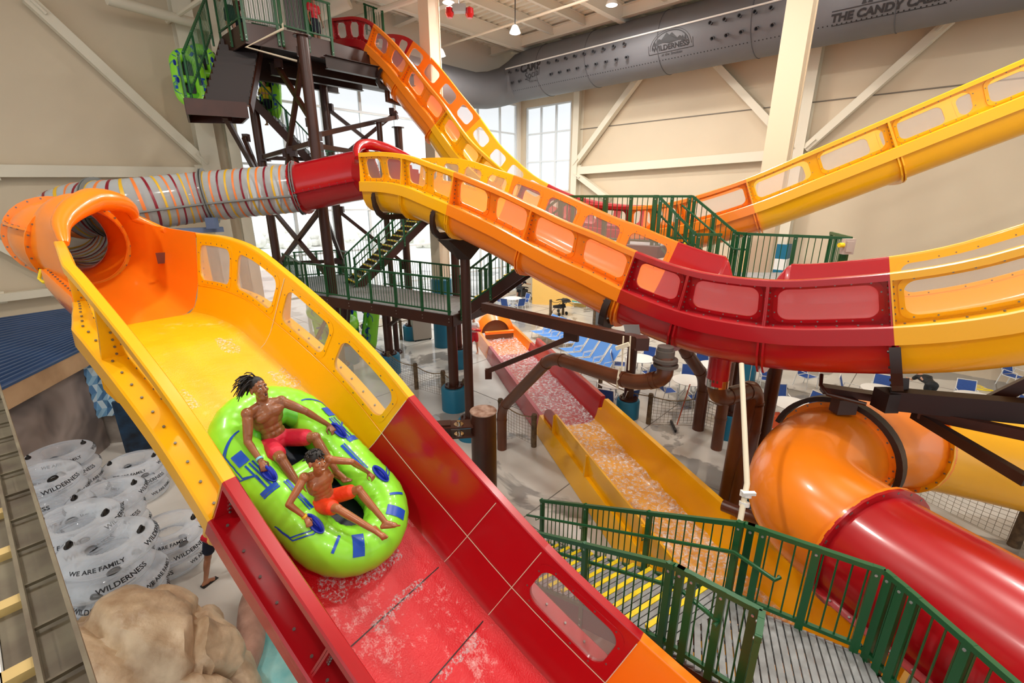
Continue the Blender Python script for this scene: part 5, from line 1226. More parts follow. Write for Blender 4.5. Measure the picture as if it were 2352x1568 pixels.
for k in range(6):
    mb = MB(); mb.box(lp(-.1+k*.36, .138, -.035), (.05, .075, .03), rot=M4.Rotation(math.radians(140), 3, 'Z')); put(mb, 'wood_block', mat('pine_block', (188, 162, 104), .7), ld)
mb = MB()
for k in range(60): mb.beam(lp(-1.1+k*.07, .21, -.25), lp(-1.1+k*.07, .6, -.15), .03, .02)
put(mb, 'ribbed_sheet', mat('ribbed_cream', (200, 194, 176), .6), ld)
def boulder(c, r, seed, sub=5):
    bm = bmesh.new(); bmesh.ops.create_icosphere(bm, subdivisions=sub, radius=1); 
    for v in bm.verts:
        p = v.co.copy(); n = mnoise.fractal(p*1.0+V((seed, 0, 0)), 1.0, 2.0, 3)*.16; cell = mnoise.cell(p*1.6+V((seed, 3, 1)))*.0
        vv = mnoise.voronoi(p*1.0+V((seed, 1, 5)))[0]; crack = min(.1, (vv[1]-vv[0]))*1.5+.1*mnoise.cell(p*1.5+V((seed, 1, 5)))*0
        k = 1+n+crack-.1+.03*mnoise.noise(p*7)+.02*mnoise.noise(p*17); v.co = V((p.x*r[0]*k, p.y*r[1]*k, max(p.z*r[2]*k, -.4)))
    mb = MB(); mb.v = [v.co+V(c) for v in bm.verts]; mb.f = [[v.index for v in f.verts] for f in bm.faces]; mb.m = [0]*len(mb.f); bm.free(); return mb
ROCK = mat('sandstone_paint', (214, 192, 162), .45, rgb2=(172, 144, 114), vscale=3.2, bump=1.0, bscale=9)
solo(boulder((-4.85, 4.3, .35), (1.3, 1.05, 1.45), 2.3), 'boulder', ROCK, 'big wet sandstone coloured boulder in front of the tube stacks', 'boulder', smooth=60)
ca, cb = at(592, 1362, z=.2), at(540, 1590, z=.2)
mb = MB(); ln = catmull([ca+V((.3, 1.2, 0)), ca, ca.lerp(cb, .5)+V((.05, 0, 0)), cb, cb+(cb-ca)*.5], 8); mb.tube([p+V((mnoise.noise(p*2)*.04, 0, mnoise.noise(p*3)*.03)) for p in ln], .2, 12); solo(mb, 'pool_curb', mat('pink_curb', (188, 150, 134), .5, rgb2=(158, 122, 108), vscale=4, bump=.3), 'pinkish rounded stone curb along the edge of the pool', 'curb')
wt = mat('pool_water', (112, 196, 204), .08, rgb2=(170, 226, 226), vscale=2.2, bump=.9, bscale=6)
mb = MB(); pl = [ca+V((.25, 1.3, 0)), ca, ca.lerp(cb, .5), cb, cb+(cb-ca)*.5]; rows = []
for i in range(40):
    q = catmull(pl, 10)[i]; rows.append([V((q.x+.1+(w_*.05)*1.0, q.y+w_*.0, .1+.03*mnoise.noise(V((q.x+w_*.05, q.y, 0))*3))) for w_ in range(0, 46)])
mb.loft(rows, False, False); o = solo(mb, 'pool_water', wt, 'turquoise splash pool below the steep slide', 'pool', smooth=60, kind='structure')
# blue roofed hut with painted rock wall
E0, E1 = at(207, 790, z=3.0), at(0, 890, z=3.0); ed = (E1-E0).normalized(); E1 = E0+ed*9; E0 = E0-ed*.05
B0, B1 = at(170, 708, t=14.6), at(0, 733, t=12.4); bd = (B1-B0).normalized(); B1 = B0+bd*10; B0 = B0-bd*.2
ht = thing('roofed_hut', 'low hut with a ribbed blue roof, wood fascia and painted rock wall', 'hut', (E0.x, E0.y, 0)); ht['kind'] = 'structure'
mb = MB(); rows = []; nr = 22
for k in range(nr):
    for f, z in ((k/nr, 0), ((k+.55)/nr, 0), ((k+.62)/nr, .05), ((k+.93)/nr, .05)): rows.append([E0.lerp(B0, f)+ZU*z, E1.lerp(B1, f)+ZU*z])
rows.append([B0, B1]); mb.loft(rows, False, False); put(mb, 'ribbed_roof', mat('blue_roof_metal', (62, 92, 138), .35, metal=.3), ht, 20)
mb = MB(); out = V((-ed.y, ed.x, 0)); out = out if out.x > 0 else -out
mb.beam(E0-ZU*.24+out*.04, E1-ZU*.24+out*.04, .05, .46); put(mb, 'fascia_board', mat('wood_plank', (196, 164, 126), .6, rgb2=(170, 138, 102), vscale=1.2, bump=.2), ht)
mb = MB(); mb.beam(E0-ZU*.0+out*.07, E1+out*.07, .04, .05); put(mb, 'drip_edge', mat('blue_roof_metal', (62, 92, 138)), ht)
MUR = mat('painted_rock_mural', (150, 138, 132), .7, rgb2=(92, 84, 82), vscale=.55)
_n = [x for x in MUR.node_tree.nodes if x.type == 'TEX_NOISE'][0]; _n.inputs['Distortion'].default_value = 2.2; _n.inputs['Detail'].default_value = 2
mb = MB(); a, c = E0-out*.25, E1-out*.25; mb.loft([[V((p.x, p.y, 0)) for p in (a, c)]+[V((p.x, p.y, 2.9)) for p in (c, a)], [V((p.x, p.y, 0))-out*.25 for p in (a, c)]+[V((p.x, p.y, 2.9))-out*.25 for p in (c, a)]]); put(mb, 'mural_wall', MUR, ht)
mb = MB(); mb.beam(V((a.x, a.y, 0))-ed*.35+out*.1, V((a.x, a.y, 2.3))-ed*.35+out*.1, .55, .5, ed); put(mb, 'stone_pier', mat('pale_stone_paint', (164, 154, 144), .7, rgb2=(134, 124, 116), vscale=2), ht)
# faceted blue panel
fp = [mat('facet_%d' % i, c, .5) for i, c in enumerate(((150, 190, 214), (104, 152, 190), (196, 216, 226), (76, 120, 162)))]
mb = MB(); p0 = at(222, 965, t=12.6); p1 = at(318, 965, t=13.2); hx = V((p1.x-p0.x, p1.y-p0.y, 0)); hl = hx.length; hx.normalize(); p0 = V((p0.x, p0.y, .9)); nh = V((hx.y, -hx.x, 0))
g = {}
for i in range(8):
    for j in range(9): g[i, j] = p0+hx*(hl*(i+(.5 if j % 2 else 0))/7.5)+ZU*(.24*j)+nh*(.1*((i*7+j*3) % 3 == 0))
for i in range(7):
    for j in range(8):
        q = (g[i, j], g[i+1, j], g[i+1, j+1], g[i, j+1])
        for tri, mi in (((0, 1, 2), (i+j) % 4), ((0, 2, 3), (i*3+j*2+1) % 4)): mb.add([q[x] for x in tri], [(0, 1, 2)], mi)
mb.add([g[0, 0]-nh*.2, g[7, 0]-nh*.2, g[7, 8]-nh*.2, g[0, 8]-nh*.2], [(0, 1, 2, 3)], 1)
solo(mb, 'faceted_panel', fp, 'pale blue wall panel of triangular ice facets beside the painted rock', 'wall panel', smooth=0)
mb = MB(); q0 = at(282, 1010, t=12.4); q1 = at(346, 985, t=12.6); mb.beam(V((q0.x, q0.y, .8)), V((q1.x, q1.y, .8)), .1, 1.5); solo(mb, 'dark_mural', mat('dark_blue_mural', (30, 62, 92), .5, rgb2=(12, 22, 34), vscale=3), 'dark blue painted board behind the tube stacks', 'wall panel')
# ================================================================ PEOPLE
def skinmat(name, rgb, rgb2): return mat(name, rgb, .32, coat=.25, rgb2=rgb2, vscale=9, spec=.5)
SKM = skinmat('skin_deep_brown', (148, 92, 58), (132, 80, 49)); SKB = skinmat('skin_brown', (174, 108, 66), (158, 96, 57)); SKL = skinmat('skin_light', (214, 160, 130), (200, 146, 116)); SKT = skinmat('skin_tan', (176, 122, 90), (164, 110, 80))
HAIR = mat('black_hair', (22, 18, 17), .55); EYEW = mat('eye_white', (236, 230, 222), .3); DARKM = mat('mouth_dark', (58, 16, 16), .5); TEETH = mat('teeth', (240, 234, 222), .35); LIP = mat('lip_brown', (120, 60, 50), .4)
def cone(mb, p, q, r0, r1, n=12):
    """round-ended tapered limb"""
    p, q = V(p), V(q); d = q-p; L = d.length
    if L < 1e-6: return
    d /= L; rings = []; x = d.orthogonal().normalized(); y = d.cross(x)
    for a in (-80, -50, -20): a = math.radians(a); rings.append((p+d*r0*math.sin(a), r0*math.cos(a)))
    for k in range(1, 4): rings.append((p+d*L*k/4, lerp(r0, r1, k/4)))
    for a in (20, 50, 80): a = math.radians(a); rings.append((q+d*r1*math.sin(a), r1*math.cos(a)))
    mb.loft([[c+(x*math.cos(t)+y*math.sin(t))*r for t in [2*math.pi*k/n for k in range(n)]] for c, r in rings])
def ell(mb, c, r, ax, n=16): mb.ball(c, r, n, 10, 0, M4((ax[0], ax[1], ax[2])).transposed())
def remesh(mb, name, m, parent, vox, smooth=4, fac=.5, label=None):
    o0 = ORG[parent.name]; mb.v = [p-o0 for p in mb.v]
    o = bpy.data.objects.new(name, mb.mesh(name+'_src', m, 0)); COL.objects.link(o)
    r = o.modifiers.new('r', 'REMESH'); r.mode = 'VOXEL'; r.voxel_size = vox; r.use_smooth_shade = True
    if smooth: s = o.modifiers.new('s', 'SMOOTH'); s.factor = fac; s.iterations = smooth
    me = bpy.data.meshes.new_from_object(o.evaluated_get(bpy.context.evaluated_depsgraph_get())); o.modifiers.clear(); old = o.data; o.data = me; bpy.data.meshes.remove(old); me.name = name
    if not me.materials: me.materials.append(m)
    me.polygons.foreach_set('use_smooth', [True]*len(me.polygons)); o.parent = parent; ORG[o.name] = o0
    if label: o['label'] = label
    return o
def hand(mb, wr, d, pn, side, sc, curl=(35, 55, 40), spread=1.0):
    """palm plus five bent fingers; d = wrist to knuckles, pn = palm side normal, side = +1 thumb on +x"""
    d = V(d).normalized(); pn = (V(pn)-d*V(pn).dot(d)).normalized(); x = d.cross(pn)*side
    for k in (-1, 0, 1): cone(mb, wr+x*k*.014*sc, wr+d*.085*sc+x*k*.026*sc, .015*sc, .0135*sc, 8)
    for i, (o, L) in enumerate(((.034, .074), (.0115, .083), (-.0115, .078), (-.033, .062))):
        p = wr+d*.088*sc+x*o*sc; a = 0; dd = d.copy(); r = .0095*sc
        for j, (f, c) in enumerate(zip((.46, .3, .26), curl)):
            a += math.radians(c*(1+.08*(i-1))); dd = d*math.cos(a)+pn*math.sin(a); q = p+dd*L*f*sc; cone(mb, p, q, r, r*.9, 8); p = q; r *= .92
    p = wr+x*.028*sc+d*.02*sc+pn*.006*sc; q = p+(x*.75+d*.6+pn*.35).normalized()*.042*sc; cone(mb, p, q, .0125*sc, .0108*sc, 8); q2 = q+(d*.85+pn*.5-x*.1).normalized()*.034*sc; cone(mb, q, q2, .0105*sc, .009*sc, 8); q3 = q2+(d*.7+pn*.6-x*.25).normalized()*.024*sc; cone(mb, q2, q3, .009*sc, .008*sc, 8)
def foot(mb, an, kn, toe, sc):
    d = (toe-an).normalized(); shin = (an-kn).normalized(); up = (-shin+d*d.dot(shin)).normalized(); x = d.cross(up)
    heel = an-d*.045*sc-up*.045*sc; cone(mb, an, heel, .036*sc, .032*sc); cone(mb, heel, an+d*.11*sc-up*.05*sc, .031*sc, .03*sc); cone(mb, an, an+d*.12*sc-up*.04*sc, .034*sc, .03*sc)
    for k in range(5):
        o = (k-2)*.0165*sc; L = (.185-.011*abs(k-.5)*1.2)*sc; cone(mb, an+d*.1*sc-up*.05*sc+x*o*.8, an+d*L-up*.056*sc+x*o*1.15, .019*sc, .0115*sc if k else .014*sc, 8)
def body(J, t, skin, sc=1.0, vox=.008, face='o', muscle=1.0, headsc=1.0, fine=True, clothes=None, hairf=None, gaze=None):
    mb = MB(); pel, nk = J['pel'], J['neck']; u = (nk-pel).normalized(); L = (nk-pel).length; r = (J['rsh']-J['lsh']); r = (r-u*r.dot(u)).normalized(); f = (r.cross(u)*-1).normalized()
    if f.dot(J['fwd']) < 0: f = -f
    ax = (r, f, u); A = lambda k, a=0, b=0: pel+u*(L*k)+r*(a*sc)+f*(b*sc)
    def S(v): return tuple(q*sc for q in v)
    tors = [(A(0), (.155, .108, .11)), (A(.22), (.138, .1, .11)), (A(.42), (.134, .096, .11)), (A(.62), (.162, .112, .13)), (A(.78), (.18, .118, .11)), (A(.9), (.165, .09, .07))]
    for c, q in tors: ell(mb, c, S(q), ax)
    if muscle:
        for s in (-1, 1):
            ell(mb, A(.76, s*.078, .084), S((.088, .034*muscle, .06)), ax)
            for k in (.28, .42, .55): ell(mb, A(k, s*.036, .084), S((.032, .02*muscle, .032)), ax)
            ell(mb, A(.68, s*.13, -.01), S((.05, .07, .13)), ax)
    hd, hu, hf = J['head'], J['hu'].normalized(), J['hf']; hf = (hf-hu*hf.dot(hu)).normalized(); hr = hf.cross(hu); H = sc*headsc
    cone(mb, A(.93), hd-hu*.07*H, .06*sc, .054*sc)
    for s, n in ((1, 'r'), (-1, 'l')):
        sh, el, wr = J[n+'sh'], J[n+'el'], J[n+'wr']
        cone(mb, A(.98, s*.03), sh, .052*sc, .05*sc); ell(mb, sh, S((.064, .064, .066)), ax)
        cone(mb, sh, el, .055*sc*(.92+.08*muscle), .043*sc); cone(mb, sh.lerp(el, .25)+f*.008*sc, sh.lerp(el, .7)+f*.008*sc, .053*sc*(.85+.2*muscle), .047*sc*(.9+.1*muscle))
        cone(mb, el, wr, .041*sc, .028*sc); cone(mb, el.lerp(wr, .1), el.lerp(wr, .45), .043*sc, .036*sc)
        hd_ = J[n+'hand']-wr; hand(mb, wr, hd_, J.get(n+'palm', -f), J.get(n+'side', 1), sc*1.0, J.get('curl', (35, 55, 40)))
        hp, kn, an = J[n+'hip'], J[n+'kn'], J[n+'an']
        cone(mb, hp, kn, .088*sc, .06*sc); cone(mb, hp.lerp(kn, .15), hp.lerp(kn, .6), .09*sc, .078*sc); ell(mb, kn, S((.06, .06, .06)), ax)
        cone(mb, kn, an, .056*sc, .037*sc); bk = ((kn-hp).normalized()-(an-kn).normalized()); bk = bk.normalized()*-1 if bk.length > .05 else -f
        cone(mb, kn.lerp(an, .14)-bk*-.012*sc, kn.lerp(an, .5)-bk*-.012*sc, .056*sc, .046*sc); foot(mb, an, kn, J[n+'toe'], sc)
    h = lambda x, y, z: hd+hr*x*H+hf*y*H+hu*z*H
    hx = (hr, hf, hu); SH = lambda v: tuple(q*H for q in v)
    dj = .014 if face == 'o' else 0
    ell(mb, h(0, -.012, .035), SH((.076, .096, .086)), hx); ell(mb, h(0, .028, -.03), SH((.061, .062, .082)), hx); ell(mb, h(0, .042, -.085-dj), SH((.044, .042, .034)), hx)
    if fine:
        for s in (-1, 1):
            ell(mb, h(s*.043, .06, -.022), SH((.024, .022, .02)), hx); ell(mb, h(s*.078, -.008, -.008), SH((.01, .024, .034)), hx); ell(mb, h(s*.014, .096, -.034), SH((.012, .012, .01)), hx)
            ell(mb, h(s*.031, .078, .0145), SH((.02, .013, .0065)), hx); ell(mb, h(s*.031, .078, -.014), SH((.018, .011, .005)), hx)
        cone(mb, h(-.042, .074, .026), h(.042, .074, .026), .014*H, .014*H); cone(mb, h(0, .088, .012), h(0, .108, -.03), .0095*H, .0145*H)
        if face == 'o': 
            for k in range(12): a = 2*math.pi*k/12; ell(mb, h(.019*math.cos(a), .089-.004*abs(math.sin(a)), -.07+.023*math.sin(a)), SH((.009, .01, .009)), hx)
        else:
            for k in range(9): a = (k-4)/4; ell(mb, h(a*.027, .09-.012*a*a, -.066+.008*a*a), SH((.008, .008, .006)), hx); ell(mb, h(a*.022, .088-.012*a*a, -.084+.012*a*a), SH((.008, .008, .007)), hx)
    o = remesh(mb, 'body', skin, t, vox, 4 if fine else 2)
    if fine:
        g = gaze if gaze is not None else V((0, 1, 0))
        for s in (-1, 1):
            q = MB(); ell(q, h(s*.031, .0775, .001), SH((.0125, .0125, .0095)), hx); put(q, 'eye', EYEW, t, 60)
            q = MB(); ell(q, h(s*.031+g.x*.008, .0775+.0095, .001+g.z*.006), SH((.0062, .004, .0062)), hx); put(q, 'iris', DARKM if False else HAIR, t, 60)
            q = MB(); q.tube([h(s*(.014+.034*k/5), .0915-.016*(k/5)**2, .026+.009*math.sin(math.pi*k/6)) for k in range(6)], .0042*H, 6); put(q, 'eyebrow', HAIR, t, 60)
        if face == 'o': q = MB(); ell(q, h(0, .086, -.07), SH((.0135, .011, .017)), hx); put(q, 'open_mouth', DARKM, t, 60)
        else:
            q = MB(); ell(q, h(0, .088, -.074), SH((.021, .008, .0065)), hx); put(q, 'teeth', TEETH, t, 60)
    # clothes
    for kind, m, nm in (clothes or ()):
        q = MB()
        if kind == 'shorts' or kind == 'brief':
            ell(q, A(-.02), S((.168, .122, .115)), ax); ell(q, A(.12), S((.156, .116, .07)), ax)
            for n in 'rl':
                hp, kn = J[n+'hip'], J[n+'kn']; e = .66 if kind == 'shorts' else .3; cone(q, hp, hp.lerp(kn, e), .104*sc, .102*sc, 16); 
            put_ = remesh(q, nm, m, t, max(.012*sc, vox), 3)
        if kind == 'shirt':
            for c, w in tors[1:]: ell(q, c, tuple(z*sc*1.13 for z in w), ax)
            for n in 'rl': cone(q, A(.95), J[n+'sh'], .062*sc, .07*sc); cone(q, J[n+'sh'], J[n+'sh'].lerp(J[n+'el'], .55), .07*sc, .066*sc)
            remesh(q, nm, m, t, max(.014*sc, vox), 2)
    if hairf:
        q = MB(); hairf(q, h, H); put(q, 'hair', HAIR, t, 60)
    return o, h, A
def child(par, x, y, L, near):
    d = ray(x, y); o = EYE-par; a = d.dot(d); b = 2*o.dot(d); c = o.dot(o)-L*L; D = b*b-4*a*c
    t = -b/(2*a) if D < 0 else ((-b-math.sqrt(D)) if near else (-b+math.sqrt(D)))/(2*a); return EYE+d*t
def onz(x, y, h): return at_plane(x, y, rO+rN*h, rN)
def viewbasis(x, y):
    d = ray(x, y).normalized(); R_ = (V((1, 0, 0))-d*d.x).normalized(); return R_, R_.cross(d), -d       # right, up, toward the viewer
def hv(x, y, r, u, c): R_, U_, T_ = viewbasis(x, y); return R_*r+U_*u+T_*c
# ---- the man
J = {}; J['pel'] = onz(634, 1012, .3); J['neck'] = child(J['pel'], 603, 926, .5, 1)
J['fwd'] = rT; nk = J['neck']; J['rsh'] = child(nk, 568, 950, .2, 1); J['lsh'] = child(nk, 646, 921, .2, 0)
J['rwr'] = onz(598, 1057, .56); J['rel'] = child(J['rsh'], 569, 1015, .29, 1); J['rhand'] = onz(612, 1082, .56)
J['lwr'] = onz(755, 976, .53); J['lel'] = child(J['lsh'], 702, 944, .29, 1); J['lhand'] = onz(767, 990, .52)
J['rpalm'] = -rN*.9+rT*.4; J['lpalm'] = -rN*.9+rT*.4; J['rside'] = 1; J['lside'] = -1
J['rhip'] = J['pel']+(onz(608, 1024, .3)-J['pel']).normalized()*.105; J['lhip'] = J['pel']+(onz(662, 1002, .3)-J['pel']).normalized()*.105
J['rkn'] = child(J['rhip'], 645, 1052, .43, 1); J['lkn'] = child(J['lhip'], 724, 1004, .43, 1)
J['ran'] = child(J['rkn'], 701, 1140, .42, 0); J['lan'] = child(J['lkn'], 774, 1084, .42, 0)
J['rtoe'] = child(J['ran'], 724, 1158, .2, 1); J['ltoe'] = child(J['lan'], 806, 1098, .2, 1)
J['head'] = child(nk, 594, 893, .17, 1); J['hu'] = hv(592, 893, -.33, .94, .08); J['hf'] = hv(592, 893, .56, -.1, .83)
man = thing('person', 'man in red shorts with flying locs, mouth open, at the back of the raft', 'person', rO)
RSH = mat('red_swim_shorts', (206, 26, 58), .55, bump=.3, bscale=25); OSH = mat('orange_swim_shorts', (240, 66, 22), .55, bump=.3, bscale=25)
def locs(q, h, H):
    q.ball(h(0, -.026, .05), (.083*H, .1*H, .09*H), 16, 10, 0, M4((h(1, 0, 0)-h(0, 0, 0), h(0, 1, 0)-h(0, 0, 0), h(0, 0, 1)-h(0, 0, 0))).transposed().normalized())
    rs = random.Random(4); R_, U_, T_ = viewbasis(592, 893)
    for k in range(60):
        a = rs.uniform(0, 2*math.pi); e = rs.uniform(.25, 1.0); p = h(.066*math.cos(a)*math.sin(e*1.2), -.025+.07*math.sin(a)*math.sin(e*1.2), .05+.075*math.cos(e*1.2))
        L = rs.uniform(.1, .19)*H; d = (-R_*rs.uniform(.35, 1.1)+U_*rs.uniform(-.8, .35)+T_*rs.uniform(-.4, .5)).normalized(); g = -U_*rs.uniform(.6, 1.2)
        q.tube([p, p+d*L*.35+U_*.012, p+d*L*.7+g*L*.15, p+d*L*.9+g*L*.45], [.0085*H, .008*H, .007*H, .004*H], 6)
_, hM, _ = body(J, man, SKM, 1.0, .0075, 'o', 1.1, 1.06, True, [('shorts', RSH, 'swim_shorts')], locs, V((.7, 0, -.2)))
q = MB(); d = (J['rwr']-J['rel']).normalized(); q.tube([J['rwr']-d*.03, J['rwr']-d*.005], .036, 14); put(q, 'wristband', mat('pale_blue_band', (120, 190, 214), .5), man)
# ---- the boy
B = {}; bs = .8; B['pel'] = onz(748, 1150, .43); B['neck'] = child(B['pel'], 729, 1086, .385, 1); B['fwd'] = rT; nk = B['neck']
B['rsh'] = child(nk, 699, 1096, .148, 1); B['lsh'] = child(nk, 756, 1055, .148, 0)
B['rwr'] = onz(702, 1188, .57); B['rel'] = child(B['rsh'], 663, 1158, .25, 1); B['rhand'] = onz(712, 1206, .57)
B['lwr'] = onz(846, 1085, .56); B['lel'] = child(B['lsh'], 808, 1060, .24, 1); B['lhand'] = onz(860, 1098, .56)
B['rpalm'] = -rN*.9+rT*.3; B['lpalm'] = -rN*.9+rT*.3; B['rside'] = 1; B['lside'] = -1
B['rhip'] = B['pel']+(onz(731, 1162, .43)-B['pel']).normalized()*.08; B['lhip'] = B['pel']+(onz(778, 1130, .43)-B['pel']).normalized()*.08
B['rkn'] = child(B['rhip'], 776, 1168, .34, 1); B['lkn'] = child(B['lhip'], 824, 1124, .34, 1)
B['ran'] = child(B['rkn'], 860, 1218, .36, 1); B['lan'] = child(B['lkn'], 886, 1200, .36, 1)
B['rtoe'] = child(B['ran'], 882, 1242, .16, 1); B['ltoe'] = child(B['lan'], 929, 1195, .17, 1)
B['head'] = child(nk, 727, 1062, .16, 1); B['hu'] = hv(727, 1062, -.22, .95, .15); B['hf'] = hv(727, 1062, .68, -.3, .68)
boy = thing('person', 'smiling boy in orange shorts sitting at the front of the green raft', 'person', rO)
def twists(q, h, H):
    q.ball(h(0, -.02, .05), (.085*H, .1*H, .09*H), 16, 10, 0, M4((h(1, 0, 0)-h(0, 0, 0), h(0, 1, 0)-h(0, 0, 0), h(0, 0, 1)-h(0, 0, 0))).transposed().normalized()); rs = random.Random(9); R_, U_, T_ = viewbasis(727, 1062)
    for k in range(110):
        a = rs.uniform(0, 2*math.pi); e = rs.uniform(0, 1.5); n = V((math.cos(a)*math.sin(e), math.sin(a)*math.sin(e), math.cos(e)))
        p = h(n.x*.076, -.016+n.y*.09, .045+n.z*.08); o = h(n.x*.106, -.016+n.y*.118, .045+n.z*.112); g = U_*-.016*H
        q.tube([p, p.lerp(o, .7), o+g+V((rs.uniform(-.012, .012), rs.uniform(-.012, .012), 0))], [.0095*H, .0095*H, .006*H], 6)
_, hB, _ = body(B, boy, SKB, bs, .0065, 's', .55, 1.2, True, [('shorts', OSH, 'swim_shorts')], twists, V((.5, 0, -.5)))
q = MB(); d = (B['rwr']-B['rel']).normalized(); q.tube([B['rwr']-d*.03, B['rwr']-d*.006], .03, 14); put(q, 'wristband', mat('yellow_band', (240, 196, 40), .5), boy)
q = MB(); a = B['pel']+(B['neck']-B['pel'])*.14+(rT*.09); q.tube([a, a+rT*.03-rN*.03, a+rT*.05-rN*.07], .008, 6); put(q, 'drawstring', WHITE, boy)
# ---- everyone else
def stand(P, face, sc, skin, label, clothes, arms='down', lean=0, stride=.12, hair=True, fine=False, vox=.022, name='person', knees=0):
    P = V(P); a = math.radians(face); F = V((math.sin(a), math.cos(a), 0)); R_ = V((F.y, -F.x, 0)); J = {'fwd': F}
    J['pel'] = P+ZU*.95*sc; ln = math.radians(lean); up = ZU*math.cos(ln)+F*math.sin(ln)
    J['neck'] = J['pel']+up*.5*sc; J['head'] = J['neck']+up*.175*sc; J['hu'] = up; J['hf'] = F+ZU*(-.2)
    for s, n in ((1, 'r'), (-1, 'l')):
        J[n+'sh'] = J['neck']+R_*s*.185*sc-up*.03*sc; st = s*stride*sc
        if arms == 'down': J[n+'el'] = J[n+'sh']+(-ZU*.28+R_*s*.06-F*.03*s)*sc; J[n+'wr'] = J[n+'el']+(-ZU*.25+F*.06)*sc
        elif arms == 'front': J[n+'el'] = J[n+'sh']+(-ZU*.24+R_*s*.1+F*.08)*sc; J[n+'wr'] = J[n+'el']+(F*.2-R_*s*.14+ZU*.02)*sc
        else: J[n+'el'] = J[n+'sh']+(-ZU*.18+F*.2)*sc; J[n+'wr'] = J[n+'el']+(F*.22-ZU*.05)*sc
        J[n+'hand'] = J[n+'wr']+(J[n+'wr']-J[n+'el']).normalized()*.1; J[n+'palm'] = -R_*s; J[n+'side'] = 1
        J[n+'hip'] = J['pel']+R_*s*.09*sc-ZU*.03*sc; J[n+'kn'] = P+R_*s*.1*sc+ZU*.5*sc+F*(st*.6+.03+knees)*sc; J[n+'an'] = P+R_*s*.1*sc+ZU*.085*sc+F*st*sc; J[n+'toe'] = J[n+'an']+F*.2*sc-ZU*.02
    t = thing(name, label, 'person', P)
    hf = (lambda q, h, H: q.ball(h(0, -.02, .045), (.084*H, .098*H, .09*H), 12, 8)) if hair else None
    body(J, t, skin, sc, vox, 's', .3, 1, fine, clothes, hf); return t, J, R_, F
WS = mat('white_shirt', (240, 240, 240), .7); NV = mat('navy_shorts', (24, 30, 52), .7); RTUBE = mat('rescue_red', (214, 20, 44), .4); BK = mat('black_shorts', (18, 24, 30), .6); MAR = mat('maroon_shirt', (110, 20, 36), .7)
P = at(512, 1325, z=0); t, J2, R_, F = stand(P, 24, 1.0, SKT, 'lifeguard in white shirt and dark shorts walking away with a red rescue tube', [('shirt', WS, 'shirt'), ('shorts', NV, 'shorts')], stride=.24, vox=.014)
q = MB(); c = J2['pel']+R_*.2-F*.1; q.tube([c-R_*.28-ZU*.0, c+R_*.12, c+R_*.2+F*.25], .075, 12); put(q, 'rescue_tube', RTUBE, t, label='red rescue tube')
for n in 'rl':
    q = MB(); d = (J2[n+'toe']-J2[n+'an']).normalized(); e = J2[n+'an']-ZU*.075; q.beam(e-d*.08, e+d*.2, .1, .025); q.tube([e+R_*.05+d*.05, e+ZU*.05+d*.06, e-R_*.05+d*.05], .012, 6); put(q, 'sandal', BLACK, t)
# lettering on the shirt back
vs, fs = text_mesh('LIFEGUARD', .055); q = MB(); c = J2['pel'].lerp(J2['neck'], .74)-F*.142; q.add([c+R_*p.x+ZU*p.y for p in vs], fs); put(q, 'shirt_lettering', mat('red_print', (196, 40, 40), .6), t, 0)
P = at(1090, 812, z=0); t, J2, R_, F = stand(P, 200, 1.0, SKL, 'guard standing by the orange end of the runout slide holding a red tube', [('shirt', WS, 'shirt'), ('shorts', RTUBE, 'shorts')], 'front')
q = MB(); c = J2['pel']+ZU*.22+F*.2; q.tube([c-R_*.42, c+R_*.42], .06, 10); put(q, 'rescue_tube', RTUBE, t)
P = at(2140, 885, z=.92); P.z = 0; stand(P, 12, 1.0, SKL, 'person in black shorts bending over between the tables under the yellow rise', [('shirt', BK, 'shirt'), ('brief', BK, 'shorts')], 'reach', lean=80, knees=.04, vox=.016)
P = at(1192, 690, z=0); stand(P, 60, 1.0, SKL, 'person in dark clothes bending at the far table by the yellow wall', [('shirt', NV, 'shirt'), ('shorts', BK, 'shorts')], 'reach', lean=40)
for i, (px, py, tt, z, sk, sh, lb, fc, sc) in enumerate([(722, 40, 16.2, 11.7, SKT, RTUBE, 'attendant in red at the slide entrance behind the tower railing', 120, 1.0), (530, 45, 15.2, 11.7, SKL, WS, 'guest in pale shirt leaning at the corner of the tower railing', 200, 1.0), (545, 50, 15.8, 11.7, SKL, MAR, 'guest in maroon shirt waiting on the tower deck', 160, .95), (855, 60, 19.6, 11.9, SKL, BK, 'attendant in dark hood looking down over the slide head', 190, .92),
        (496, 170, 16.6, 10.1, SKL, RTUBE, 'guest in red climbing the stairs beside the green rafts', 180, .9), (612, 228, 18.2, 9.45, SKL, NOSE, 'guest in yellow on the inner tower flight with a green raft', 190, .95)]):
    P = at(px, py, t=tt); P.z = z; stand(P, fc, sc, sk, lb, [('shirt', sh, 'shirt'), ('shorts', NV, 'shorts')], 'front' if i % 2 else 'down', stride=.05)
